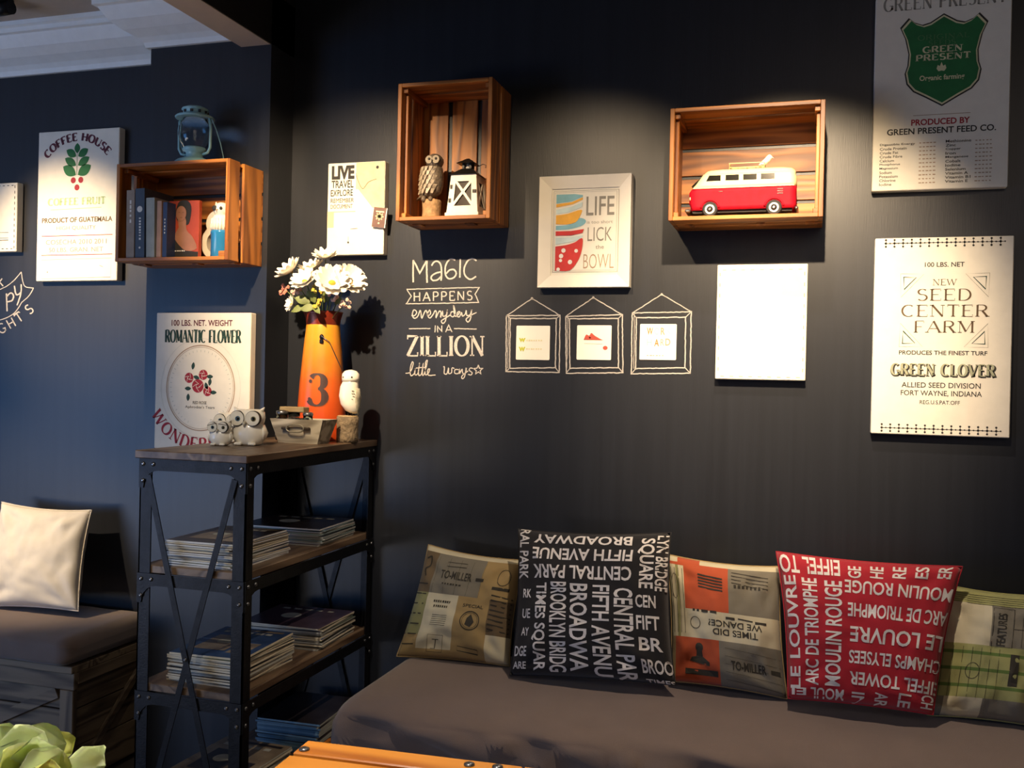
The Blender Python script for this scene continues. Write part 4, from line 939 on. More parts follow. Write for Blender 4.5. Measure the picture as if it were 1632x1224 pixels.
# ---- magazines, every one a thing of its own
PAGE = [mat('magazine_pages_%s' % n, h, .6, var=.05) for n, h in (('cream', 'd8cfb6'), ('white', 'd9dbd8'), ('grey', 'b3b5ac'), ('teal', '8fa3a0'))]
COVS = [mat('magazine_cover_%s' % n, h, .3, var=.35, nscale=14) for n, h in (('dark', '2f2a2c'), ('plum', '4e3f4c'), ('blue', '38507a'), ('sand', '8a7c68'), ('green', '5c6c58'), ('slate', '5a646c'))]
ORD = 'topmost second third fourth fifth sixth seventh eighth ninth tenth eleventh twelfth thirteenth fourteenth'.split()
def stack(cx, cy, w_, d_, z, n, th, rot, label, toplabel, group, pg, spines=None, cover=None):
    for k in range(n):
        tt = th*R.uniform(.75, 1.3); ww, dd = w_*R.uniform(.95, 1.0), d_*R.uniform(.97, 1.0)
        bm = nb(); c = .0006; bev = 0; cur = R.uniform(0, .002)
        nx = 6; L = []
        for i in range(nx+1):
            x = -ww/2+ww*i/nx; zc = 0
            L.append([bm.verts.new(p) for p in ((x, -dd/2, zc), (x, dd/2, zc), (x, dd/2, zc+tt), (x, -dd/2, zc+tt))])
        for A, B_ in zip(L, L[1:]):
            for i in range(4): f = bm.faces.new((A[i], B_[i], B_[(i+1) % 4], A[(i+1) % 4])); f.material_index = 1 if i in (1, 3) else 0
        bm.faces.new(L[0]).material_index = 1 if spines is None else 2; bm.faces.new(L[-1][::-1]).material_index = 1
        for v in bm.verts:   # page block slightly waisted
            v.co.x += R.uniform(-.0008, .0008)
        top = k == n-1
        o = obj('magazine', bm, [cover if (top and cover) else R.choice(COVS), R.choice(pg), R.choice(spines or COVS)])
        o.location = (cx+R.uniform(-.004, .004), cy+R.uniform(-.005, .005), z); o.rotation_euler = (0, 0, rot+R.uniform(-.05, .05))
        tag(o, toplabel if top else '%s magazine from the top of the %s' % (ORD[n-1-k], label), 'magazine', group); z += tt+.0008
        if top:
            P = Print(ww, dd); P.rect(.08, .05, .92, .10); P.rect(.15, .3, .6, .8); P.rect(.65, .5, .9, .85)
            P.build('cover_print', COVS[(n+1) % 6], o, lambda x, y: V((x-ww/2, dd/2-y, tt+.0003))); P = Print(ww, dd); P.marks(.12, .14, .88, .2, 5, n); P.circ(.4, .5, .12)
            P.build('cover_lettering', PAGE[2], o, lambda x, y: V((x-ww/2, dd/2-y, tt+.0006))); break
    return z
Z1 = TIERS[0]+.0005; Z2 = TIERS[1]+.0005; Z3 = TIERS[2]+.0005
stack(-1.462, 2.225, .205, .27, Z1, 14, .0040, 0, 'front stack on the upper tier', 'topmost dark-covered magazine of the front stack on the upper tier', 'magazines in the front stack, upper tier', PAGE[:2])
z = stack(-1.466, 2.595, .27, .235, Z1, 11, .0038, .06, 'rear stack on the upper tier', 'topmost wide magazine with curled pale edge on the rear stack, upper tier', 'magazines in the rear stack, upper tier', PAGE[1:], cover=COVS[0])
stack(-1.455, 2.24, .21, .275, Z2, 14, .0046, 0, 'front stack on the middle tier', 'topmost blue-covered magazine of the front stack, middle tier', 'magazines in the front stack, middle tier', [PAGE[0], PAGE[2]], cover=COVS[2])
stack(-1.462, 2.60, .265, .235, Z2, 12, .0042, .05, 'rear stack on the middle tier', 'topmost plum and sand magazine of the rear stack, middle tier', 'magazines in the rear stack, middle tier', [PAGE[0], PAGE[2]], cover=COVS[1])
stack(-1.462, 2.24, .22, .28, Z3, 11, .005, 0, 'front stack on the lowest tier', 'topmost sand-coloured magazine of the front stack, lowest tier', 'magazines in the front stack, lowest tier', [PAGE[0], PAGE[2]], cover=COVS[3])
BLS = [mat('spine_blue', '4d7086', .4), mat('spine_light_blue', '6d8ea0', .4)]
def bluestack():
    z = Z3
    for k in range(14):
        tt = .0062*R.uniform(.8, 1.2); bm = nb(); box(bm, -.1, .1, -.125, .125, 0, tt)
        for f in bm.faces: f.material_index = 2 if f.normal.y < -.5 else (1 if abs(f.normal.z) < .5 else 0)
        bm.normal_update()
        for f in bm.faces: f.material_index = 2 if f.normal.y < -.5 else (1 if abs(f.normal.z) < .5 else 0)
        o = obj('magazine', bm, [COVS[0], PAGE[2], BLS[k % 2]]); o.location = (-1.43+R.uniform(-.003, .003), 2.61+R.uniform(-.004, .004), z); o.rotation_euler = (0, 0, .03+R.uniform(-.03, .03)); z += tt+.0003
        tag(o, '%s magazine from the top of the blue-spined rear stack on the lowest tier' % ORD[13-k], 'magazine', 'blue-spined magazines on the lowest tier')
bluestack()

# ================================================================== ON TOP OF THE RACK
zt = sz+.0004
def owl(name, label, px, Y, h, squint, group=None):
    c = at(px, 705, Y=Y); cx, cy = c.x, Y
    t = thing(name, label, 'figurine', (cx, cy, zt), group)
    k = h/.104; W_ = .048*k
    yaw = .18
    bm = nb(); lathe(bm, [(.028*k, 0), (.038*k, .006*k), (.0455*k, .024*k), (.046*k, .04*k), (.042*k, .055*k), (.036*k, .063*k)], (cx, cy, zt), 26, True, .8); obj('body', bm, WHITEC, t)
    bm = nb(); loft(bm, [((cx, cy, zt+.056*k), .030*k, .026*k), ((cx, cy, zt+.06*k), .041*k, .032*k), ((cx, cy, zt+.078*k), .045*k, .034*k), ((cx, cy, zt+.093*k), .043*k, .031*k), ((cx, cy, zt+.1*k), .036*k, .024*k), ((cx, cy, zt+.101*k), .02*k, .01*k)], 26)
    for s in (-1, 1): loft(bm, [((cx+s*.028*k, cy-.004*k, zt+.092*k), .014*k, .01*k), ((cx+s*.04*k, cy-.004*k, zt+.103*k), .005*k, .004*k), ((cx+s*.044*k, cy-.004*k, zt+.107*k), .001, .001)], 10)
    hd = obj('head', bm, WHITEC, t)
    yF = cy-.033*k
    for s in (-1, 1):
        ex, ez = cx+s*.0225*k, zt+.076*k
        bm = nb(); disc_y(bm, (ex, yF-.002*k, ez), .0212*k, .0212*k, .012*k, 26); sub('eye_ring', bm, INK, hd, t)
        bm = nb(); disc_y(bm, (ex, yF-.0035*k, ez), .0200*k, .0200*k, .003*k, 26); sub('eye_disc', bm, mat('owl_eye_glaze', 'e2dbc6', .15, bump=0), hd, t)
        bm = nb(); disc_y(bm, (ex+.003*k, yF-.0045*k, ez-.001*k), .0072*k, .0072*k, .002*k, 18); sub('iris', bm, mat('owl_iris', '6f6a4a', .15, bump=0) if s > 0 else mat('owl_iris_blue', '55707c', .15, bump=0), hd, t)
        bm = nb(); ball(bm, (ex+.003*k, yF-.0045*k, ez-.001*k), .005*k, .0025*k, .005*k, 12); sub('pupil', bm, mat('gloss_black', '080808', .05, bump=0), hd, t)
        bm = nb(); bar(bm, (ex-.02*k, yF-.0042*k, ez+.010*k+.004*k*s), (ex+.02*k, yF-.0042*k, ez+.013*k-.004*k*s), .0014, .001); 
        if squint: sub('eyelid_line', bm, BRNI, hd, t)
        else: bm.free()
    bm = nb(); loft(bm, [((cx, yF-.001, zt+.068*k), .006*k, .005*k), ((cx, yF-.007*k, zt+.061*k), .005*k, .004*k), ((cx, yF-.005*k, zt+.052*k), .001, .001)], 10); sub('beak', bm, mat('owl_beak', 'a9a08a', .3, bump=0), hd, t)
    bm = nb()
    for s in (-1, 1):
        for q in (-1, 0, 1): ball(bm, (cx+s*.02*k+q*.006*k, cy-.030*k, zt+.0052*k), .0055*k, .009*k, .005*k, 10)
    obj('feet', bm, WHITEC, t)
    for s in (-1, 1):
        bm = nb(); loft(bm, [((cx+s*.043*k, cy, zt+.016*k), .003*k, .012*k), ((cx+s*.047*k, cy, zt+.035*k), .005*k, .018*k), ((cx+s*.040*k, cy, zt+.058*k), .003*k, .010*k)], 12); obj('wing', bm, WHITEC, t)
    t.rotation_euler = (0, 0, yaw)
owl('owl_figurine', 'larger white ceramic owl with big round eyes, beside the wooden box', 397, 2.36, .104, False)
owl('owl_figurine', 'small white ceramic owl in front, leftmost on the rack top', 351.5, 2.31, .070, True)
owl('owl_figurine', 'white ceramic owl half hidden behind the small owl', 366, 2.44, .088, False)

# planter box with jars
c = at(470, 704, Y=2.485); cx, cy = c.x, 2.535
t = thing('wooden_box', 'whitewashed tapered wooden box with oval metal handle on the rack top', 'box', (cx, cy, zt))
WW = wood('whitewashed_wood', '6f6656', 'b3ab98', 0, .7, 14)
hb, tb, db, dt, hh = .064, .086, .034, .046, .07
def wall4(i):
    lo = [(-hb, -db), (hb, -db), (hb, db), (-hb, db)]; hi = [(-tb, -dt), (tb, -dt), (tb, dt), (-tb, dt)]
    a, b = lo[i], lo[(i+1) % 4]; c_, d = hi[i], hi[(i+1) % 4]; k = .88
    return [(cx+p[0], cy+p[1], z) for p, z in ((a, zt), (b, zt), ((b[0]*k, b[1]*k), zt), ((a[0]*k, a[1]*k), zt))]+[(cx+p[0], cy+p[1], zt+hh) for p in (c_, d, (d[0]*.91, d[1]*.86), (c_[0]*.91, c_[1]*.86))]
for i in range(4): bm = nb(); hexa(bm, wall4(i)); obj('side_board', bm, WW, t)
bm = nb(); box(bm, cx-hb*.9, cx+hb*.9, cy-db*.9, cy+db*.9, zt+.0002, zt+.006); obj('bottom_board', bm, WW, t)
yh = cy-dt+.006; bm = nb(); tube(bm, [(cx+.028*math.copysign(abs(math.cos(a))**.6, math.cos(a)), yh-.012, zt+.044+.011*math.sin(a)) for a in [2*PI*i/28 for i in range(28)]], .0022, 8, True); hn = obj('handle', bm, mat('aged_zinc', '8f8a78', .4, .6), t)
bm = nb(); 
for s in (-1, 1): box(bm, cx+s*.034-.012, cx+s*.034+.012, yh-.013, yh-.003, zt+.040, zt+.048, .002)
sub('handle_plate', bm, mat('rusty_iron', '3c332a', .6, .5), hn, t)
# jars in the box
GJ = glass('jar_glass', 'dfeaea')
def jar(px, Y, r, h, label, lid=None, wdt=1):
    c = at(px, 660, Y=Y); z0 = zt+.0065
    t = thing('glass_jar', label, 'jar', (c.x, Y, z0))
    bm = nb(); lathe(bm, [(r*.9, 0), (r, .004), (r, h*.72), (r*.82, h*.82), (r*.82, h), (r*.76, h), (r*.76, h*.82), (r*.93, h*.7), (r*.93, .006), (r*.8, .004)], (c.x, Y, z0), 20, True); smooth(bm); obj('glass_body', bm, GJ, t)
    if lid:
        bm = nb(); box(bm, c.x-lid, c.x+lid, Y-.018, Y+.018, z0+h, z0+h+.016, .002); obj('paper_lid', bm, mat('kraft_paper', '8d7a55', .8), t)
    else:
        bm = nb(); lathe(bm, [(r*.86, h-.002), (r*.9, h+.001), (r*.9, h+.007), (r*.5, h+.010)], (c.x, Y, z0), 18); obj('lid', bm, BOLT, t)
jar(450, 2.52, .020, .078, 'small glass jar at the left inside the whitewashed box')
jar(469, 2.545, .021, .082, 'glass jar with brown kraft lid inside the whitewashed box', .040)
jar(491, 2.52, .017, .075, 'small glass jar at the right inside the whitewashed box')

# pitcher
Yp = 2.69; c = at(511.5, 600, Y=Yp); cx = c.x+.004; zr = at(511, 497, Y=Yp).z; h = zr-zt
ORG = mat('pitcher_orange_enamel', 'd2742c', .3, var=.22, nscale=9, bump=.03); 
# orange pitcher, with the spot's yellow glow on its upper part painted in
m = bpy.data.materials.new('pitcher_paint_glow'); m.use_nodes = True; nt = m.node_tree; p_ = nt.nodes['Principled BSDF']; p_.inputs['Roughness'].default_value = .28
tc = nt.nodes.new('ShaderNodeTexCoord'); sp = nt.nodes.new('ShaderNodeSeparateXYZ'); nt.links.new(tc.outputs['Object'], sp.inputs[0])
ns = nt.nodes.new('ShaderNodeTexNoise'); ns.inputs['Scale'].default_value = 25; ns.inputs['Detail'].default_value = 6; nt.links.new(tc.outputs['Object'], ns.inputs[0])
ma = nt.nodes.new('ShaderNodeMath'); ma.operation = 'MULTIPLY_ADD'; ma.inputs[1].default_value = .10; nt.links.new(ns.outputs['Fac'], ma.inputs[0]); nt.links.new(sp.outputs['Z'], ma.inputs[2])
rp = nt.nodes.new('ShaderNodeValToRGB'); rp.color_ramp.elements[0].position = .10; rp.color_ramp.elements[0].color = lin('c4481c')
rp.color_ramp.elements[1].position = .40; rp.color_ramp.elements[1].color = lin('e09a2c')
e = rp.color_ramp.elements.new(.22); e.color = lin('cf5f22')
nt.links.new(ma.outputs[0], rp.inputs[0]); nt.links.new(rp.outputs[0], p_.inputs['Base Color'])
t = thing('pitcher', 'tall orange tapered enamel pitcher with a large number 3', 'pitcher', (cx, Yp, zt))
prof_ = [(.078, 0), (.0795, .006), (.0775, .03), (.068, h*.45), (.0585, h*.72), (.0525, h*.86), (.051, h*.90), (.0535, h*.94), (.0585, h*.985), (.0605, h), (.058, h), (.050, h*.9), (.055, h*.72), (.074, .02), (.02, .012)]
bm = nb(); lathe(bm, prof_[:7]+[(.0505, h*.905)], (cx, Yp, zt), 40, True); obj('body', bm, m, t)
bm = nb(); lathe(bm, [(.0512, h*.895), (.0538, h*.94), (.059, h*.985), (.061, h), (.0585, h), (.049, h*.89)], (cx, Yp, zt), 40, False); obj('rim_collar', bm, mat('pitcher_dark_red', '7a2c1c', .3, .2, var=.25), t)
def rad(z):
    z -= zt
    for (r0, a), (r1, b) in zip(prof_[:7], prof_[1:8]):
        if a <= z <= b: return r0+(r1-r0)*(z-a)/(b-a)
    return .05
ca = math.atan2(-Yp, -cx)
def pmap(dx, z, off=.0008):   # dx metres around from the direction of the viewer side
    r = rad(z)+off; a = ca+.0+dx/r; return V((cx+r*math.cos(a), Yp+r*math.sin(a), z))
z3a, z3b = at(500, 596, Y=Yp-.07).z, at(500, 646, Y=Yp-.07).z
for nm, mt, ox, off, th in (('numeral_outline', mat('ink_rust', 'a3531f', .6, bump=0), .003, .0007, .2), ('numeral', mat('ink_dark_brown', '3f2a28', .6, bump=0), 0, .0013, .24)):
    P = Print(.056, z3a-z3b); P.stroke('3', .0, .0, 1, 1, th, .05, 0); P.circ(.1, .23, .1); P.circ(.06, .8, .1)
    P.build(nm, mt, t, lambda x, y: pmap(x-.028-.014+ox, z3a-y-ox*.5, off), grid=10)
zc = at(508, 537, Y=Yp-.055).z; q = pmap(-.004, zc, .003)
bm = nb(); ball(bm, q, .007, .005, .009, 12); box(bm, q.x-.006, q.x+.006, q.y-.004, q.y+.003, q.z-.02, q.z-.007, .002); obj('handle_lug', bm, STEEL, t)
q2 = at(551, 590, Y=2.625)
bm = nb(); q3 = pmap(.055, zt+h*.60, .004); tube(bm, [tuple(q+V((0, -.005, .004))), tuple(pmap(.02, zt+h*.76, .008)), tuple(pmap(.045, zt+h*.64, .008)), tuple(pmap(.068, zt+h*.55, .010)), tuple(pmap(.085, zt+h*.5, .003))], .0014, 6); obj('wire_handle', bm, BOLT, t)

# log slice and bird
Yb = 2.635; c = at(553.5, 690, Y=Yb); cx2 = c.x; zl = at(553, 663, Y=Yb-.03).z; hl = zl-zt
t = thing('log_slice', 'round log slice with rough bark on the right of the rack top', 'log', (cx2, Yb, zt))
rl = .0325
bm = nb(); L = []
for z in (0, .2, .4, .6, .8, 1): L.append((z, [rl*(1+.05*noise.noise(V((math.cos(a)*2, math.sin(a)*2, z*3)))) for a in [2*PI*i/28 for i in range(28)]]))
V_ = [[bm.verts.new((cx2+r*math.cos(2*PI*i/28), Yb+r*math.sin(2*PI*i/28), zt+z*(hl-.003))) for i, r in enumerate(rs)] for z, rs in L]
for A, B_ in zip(V_, V_[1:]):
    for i in range(28): bm.faces.new((A[i], A[(i+1) % 28], B_[(i+1) % 28], B_[i])).smooth = True
bm.faces.new(V_[0][::-1]); bm.faces.new(V_[-1]); obj('bark', bm, mat('grey_bark', '7d6d56', .85, var=.4, nscale=70, bump=.5, bscale=120), t)
bm = nb(); lathe(bm, [(rl*.93, hl-.0032), (rl*.93, hl), (.01, hl+.0003)], (cx2, Yb, zt), 24); obj('cut_face', bm, mat('cut_wood', 'b99f76', .7), t)
zbz = zt+hl+.0006; H_ = at(556, 589, Y=Yb-.02).z-zbz; cx2 += .006
t = thing('bird_figurine', 'white ceramic owl bird standing on the log slice beside the orange pitcher', 'figurine', (cx2, Yb, zbz))
bm = nb(); b0 = zbz+.006
loft(bm, [((cx2+.014, Yb+.004, b0), .008, .008), ((cx2+.008, Yb, b0+H_*.06), .020, .018), ((cx2+.001, Yb, b0+H_*.2), .029, .026), ((cx2-.003, Yb, b0+H_*.38), .031, .027), ((cx2-.002, Yb, b0+H_*.58), .0285, .025), ((cx2+.001, Yb, b0+H_*.68), .025, .022), ((cx2+.001, Yb, b0+H_*.71), .0245, .0215)], 24); obj('body', bm, WHITEC, t)
bm = nb(); loft(bm, [((cx2+.001, Yb, b0+H_*.70), .0255, .0225), ((cx2+.0015, Yb, b0+H_*.76), .0275, .024), ((cx2+.0015, Yb, b0+H_*.86), .0265, .0235), ((cx2+.001, Yb, b0+H_*.93), .018, .016), ((cx2+.001, Yb, b0+H_*.955), .004, .004)], 24); hd = obj('head', bm, WHITEC, t)
bm = nb()
ball(bm, (cx2-.013, Yb-.0215, b0+H_*.79), .0022, .002, .0026, 8); ball(bm, (cx2+.015, Yb-.0205, b0+H_*.79), .003, .002, .0032, 8); sub('eye', bm, INK, hd, t)
bm = nb(); tube(bm, [(cx2+.001+.0262*math.cos(a), Yb+.023*math.sin(a), b0+H_*.705) for a in [2*PI*i/24 for i in range(24)]], .0008, 5, True); sub('neck_line', bm, GRYI, hd, t)
bm = nb(); loft(bm, [((cx2+.024, Yb, b0+H_*.55), .006, .012), ((cx2+.027, Yb, b0+H_*.35), .006, .018), ((cx2+.026, Yb+.002, b0+H_*.12), .005, .012), ((cx2+.028, Yb+.004, b0-.006), .001, .004)], 14); wg = obj('wing', bm, mat('wing_glaze', 'b8b29c', .25, var=.3, nscale=90), t)
bm = nb()
for i in range(7):
    a = -1.1+.13*(i % 4); z = b0+H_*(.5-.06*(i//2)); bar(bm, (cx2+.0295*math.sin(.6+.1*(i % 3)), Yb-.026*math.cos(.6+.1*(i % 3)), z), (cx2+.0295*math.sin(.75+.1*(i % 3)), Yb-.026*math.cos(.75+.1*(i % 3)), z-.002), .002, .0015)
o = obj('wing_marks', bm, GRYI, t); o['kind'] = 'stuff'
bm = nb()
for s in (-1, 1): tube(bm, [(cx2+s*.006+.004, Yb-.006, zbz), (cx2+s*.006+.004, Yb-.004, b0+.004)], .002, 6)
obj('feet', bm, STEEL, t)

# ---- flowers in the pitcher
PET = mat('petal_white', 'efe9dc', .6, var=.04, bump=0); YC = mat('flower_centre', 'c79a2a', .7); STEM = mat('stem_green', '5d6e35', .6); LEAFG = mat('leaf_green', '69753a', .55, var=.25)
mouth = V((cx, Yp, zr))
def stem(a, b, t, r=.0018):
    mid = (a+b)/2+V((0, 0, .01)); bm = nb(); tube(bm, [a, mid, b], r, 6); obj('stem', bm, STEM, t)
def daisy(px, py, Y, r, n, label, tilt=1.0):
    c = at(px, py, Y=Y); d = (c-mouth); ax = (V((d.x*1.2, min(d.y, 0)-.05, .10*tilt))).normalized()
    root = mouth+V((d.x*.12, d.y*.1, -.05)); t = thing('daisy', label, 'flower', root, 'white daisies in the orange pitcher')
    stem(root, c-ax*.004, t)
    u, v = frame_of(ax)
    for layer, (rr, cup, nn) in enumerate(((r, .42, n), (r*.8, .8, n-3))):
        for k in range(nn):
            a = 2*PI*(k+.5*layer)/nn+R.uniform(-.1, .1); dr = u*math.cos(a)+v*math.sin(a); sd = ax.cross(dr); bm = nb(); G = []
            for i in range(6):
                s = i/5; wd = rr*.27*(math.sin(PI*(.12+.8*s))**.7)*(1 if i < 5 else .75); o_ = c+dr*rr*s+ax*(rr*cup*s**1.5-rr*.0); bend = ax*wd*.25
                G.append([bm.verts.new(o_-sd*wd+bend), bm.verts.new(o_), bm.verts.new(o_+sd*wd+bend)])
            for A, B_ in zip(G, G[1:]):
                for j in (0, 1): bm.faces.new((A[j], A[j+1], B_[j+1], B_[j])).smooth = True
            obj('petal', bm, PET, t)
    bm = nb(); ball(bm, c+ax*r*.1, r*.2, r*.2, r*.14, 10); obj('flower_centre', bm, YC, t)
daisy(519, 412, 2.66, .042, 12, 'white daisy standing highest, in front of the travel canvas', 1.6)
daisy(464, 434, 2.62, .048, 13, 'white daisy at the far left of the bouquet', 1.5)
daisy(497, 432, 2.66, .045, 13, 'white daisy between the far left and the highest one', 1.5)
daisy(487, 450, 2.60, .045, 13, 'white daisy drooping low just left of the bouquet centre', 1.2)
daisy(529, 452, 2.60, .056, 14, 'large white daisy at the centre right of the bouquet', .9)
daisy(555, 450, 2.64, .054, 14, 'large white daisy at the far right of the bouquet', 1.0)
daisy(466, 485, 2.62, .026, 9, 'small pale daisy hanging low on the left of the pitcher rim', .3)
def sprig(px, py, Y, n, rad_, m, label, name='blossom_sprig', sz_=.006):
    c = at(px, py, Y=Y); root = mouth+V(((c-mouth).x*.1, 0, -.05)); t = thing(name, label, 'flower', root, 'small sprigs in the orange pitcher')
    stem(root, c, t, .0014)
    for k in range(n):
        o_ = c+V((R.gauss(0, rad_), R.gauss(0, rad_*.6), R.gauss(0, rad_*.8))); bm = nb()
        for j in range(5):
            a = 2*PI*j/5+k; e = o_+V((math.cos(a)*sz_, R.uniform(-.003, .001), math.sin(a)*sz_)); ball(bm, (o_+e)/2, sz_*.55, sz_*.3, sz_*.55, 6)
        obj('blossom', bm, m, t)
PK = mat('blossom_pink', 'c9806a', .6, var=.2); PKW = mat('blossom_pale', 'e0b8a2', .6, var=.15); YG = mat('sprig_yellow', 'c4a93a', .6, var=.2)
sprig(455, 462, 2.62, 9, .010, PK, 'reddish pink blossom sprig at the left of the bouquet')
sprig(470, 466, 2.60, 7, .008, PKW, 'pale pink blossom sprig under the left daisies')
sprig(549, 487, 2.61, 10, .010, PKW, 'pale pink blossom sprig at the lower right of the bouquet')
sprig(530, 474, 2.60, 8, .010, PKW, 'cream pink blossom sprig just above the pitcher rim')
sprig(511, 462, 2.60, 12, .014, YG, 'yellow green sprig in the middle of the bouquet')
sprig(508, 482, 2.60, 8, .010, YG, 'yellow sprig resting at the centre of the pitcher rim')
t = thing('leafy_stem', 'green leaves spilling over the left of the pitcher rim', 'leaves', mouth+V((0, 0, -.05)))
stem(mouth+V((0, 0, -.05)), at(488, 472, Y=2.62), t)
for px, py, Y, a, l in ((482, 476, 2.60, 2.6, .05), (496, 470, 2.61, 2.0, .05), (475, 490, 2.61, 3.3, .04), (490, 489, 2.6, 3.0, .045), (504, 490, 2.6, -.5, .035), (540, 478, 2.64, .5, .04), (520, 470, 2.64, 1.2, .05), (486, 482, 2.64, 2.2, .05)):
    c = at(px, py, Y=Y); d = V((math.cos(a), -.25, math.sin(a))).normalized(); s_ = d.cross(V((0, -1, .3))).normalized(); bm = nb(); G = []
    for i in range(6):
        s = i/5; wd = l*.3*math.sin(PI*(.06+.9*s)); o_ = c+d*l*(s-.5)+V((0, 0, -.01*s*s)); G.append([bm.verts.new(o_-s_*wd), bm.verts.new(o_+V((0, -.002, -.002))), bm.verts.new(o_+s_*wd)])
    for A, B_ in zip(G, G[1:]):
        for j in (0, 1): bm.faces.new((A[j], A[j+1], B_[j+1], B_[j])).smooth = True
    obj('leaf', bm, LEAFG, t)

# ================================================================== BENCHES
def cushion(name, label, x0, x1, y0, y1, z0, z1, seed, m=CUSH, fold=.010, rc=.045, group=None):
    """soft slab: superellipse section with sagging cover folds on the front side"""
    bm = nb(); nx, ns = 150, 44; L = []; hh = (z1-z0)/2; cz = (z0+z1)/2; cy = (y0+y1)/2; hy = (y1-y0)/2
    for i in range(nx+1):
        x = x0+(x1-x0)*i/nx; e = min(i, nx-i)/nx*(x1-x0); q = 1 if e > rc else math.sqrt(max(0, 1-(1-e/rc)**2))
        q = max(q, .02); r = []
        for j in range(ns):
            a = 2*PI*j/ns; ca, sa = math.cos(a), math.sin(a)
            yy = math.copysign(abs(ca)**.22, ca); zz = math.copysign(abs(sa)**.42, sa)
            y = cy+yy*(hy-(1-q)*rc); z = cz+zz*hh*(.25+.75*q)
            if sa > 0: z += .006*noise.noise(V((x*3+seed, y*4, 0)))+.0016*noise.noise(V((x*14, y*20+seed, 3)))
            fr = max(0, -yy)**2
            n1 = .6-2*abs(noise.noise(V((x*1.3+seed+(z-cz)*3, (z-cz)*20+x*5.5, seed)))); n2 = noise.noise(V((x*8+(z-cz)*30, (z-cz)*50, seed+4)))
            y -= fr*(fold*n1+fold*.35*n2)*(1.2 if z < cz+.03 else .4)
            if z < cz and yy < 0: y -= .004*math.sin((z-cz)*110+x*4)
            r.append(bm.verts.new((x, y, z)))
        L.append(r)
    for A, B_ in zip(L, L[1:]):
        for j in range(ns): bm.faces.new((A[j], A[(j+1) % ns], B_[(j+1) % ns], B_[j])).smooth = True
    bm.faces.new(L[0][::-1]); bm.faces.new(L[-1])
    return solo(name, bm, m, label, 'cushion', ((x0+x1)/2, cy, z0), group)
SZ = .48
cushion('bench_cushion', 'long grey brown seat cushion with wrinkled cover, under the printed pillows', -1.135, 1.30, 2.175, 2.782, .352, SZ, 3.3, fold=.042)
t = thing('bench', 'wooden bench base under the long grey brown cushion', 'bench', (.08, 2.48, 0))
for k in range(6):
    y = 2.20+k*.096; bm = nb(); box(bm, -1.19, 1.31, y, y+.088, .328, .3475, .002); obj('seat_board', bm, TABW[0], t)
for x in (-1.17, .05, 1.27):
    for y in (2.22, 2.73): bm = nb(); box(bm, x-.02, x+.02, y-.02, y+.02, 0, .3275); obj('leg', bm, DARKW[2], t)
bm = nb(); box(bm, -1.15, 1.25, 2.205, 2.225, .25, .3275); obj('front_apron', bm, DARKW[0], t)

cushion('bench_cushion', 'grey brown seat cushion on the left wooden box bench', -3.3, -2.112, 2.375, 2.785, .398, .487, 8.1, fold=.007, rc=.05)
t = thing('bench', 'weathered wooden box bench with diagonal braces at lower left', 'bench', (-2.7, 2.6, 0))
bx0, bx1, by0, by1, bz = -3.4, -2.125, 2.42, 2.79, .3965
bm = nb(); box(bm, bx0, bx1, by0-.01, by1, bz-.022, bz, .002); obj('top_board', bm, DARKW[0], t)
for k in range(3): bm = nb(); z = .02+k*.118; box(bm, bx0+.02, bx1-.02, by0+.018, by0+.03, z, z+.114, .0015); obj('front_panel', bm, DARKW[0], t)
bm = nb(); box(bm, bx0, bx1-.0, by0, by0+.018, bz-.075, bz-.0225, .002); obj('top_rail', bm, DARKW[0], t)
bm = nb(); box(bm, bx0, bx1, by0, by0+.018, .0, .05, .002); obj('bottom_rail', bm, DARKW[0], t)
for x in (bx1-.052, bx1-.64, bx0): bm = nb(); box(bm, x, x+.05, by0-.002, by0+.018, .0505, bz-.0755, .002); obj('post', bm, DARKW[2], t)
for a, b in (((bx1-.07, bz-.09), (bx1-.57, .07)), ((bx1-.57, bz-.09), (bx1-.07, .07))):
    bm = nb(); y = by0+.008 if a[0] > b[0] else by0+.0145; bar(bm, (a[0], y, a[1]), (b[0], y, b[1]), .032, .006); obj('diagonal_brace', bm, DARKW[0], t)
for k in range(3): bm = nb(); z = .02+k*.118; box(bm, bx1-.03, bx1-.018, by0+.031, by1, z, z+.114, .0015); obj('end_panel', bm, DARKW[1], t)
bm = nb(); box(bm, bx1-.0178, bx1, by0+.0185, by1, bz-.06, bz-.0225, .002); obj('end_rail', bm, DARKW[1], t)
bm = nb(); bar(bm, (bx1-.009, by0+.04, .06), (bx1-.009, by1-.03, bz-.07), .022, .012, (1, 0, 0)); obj('diagonal_brace', bm, DARKW[1], t)

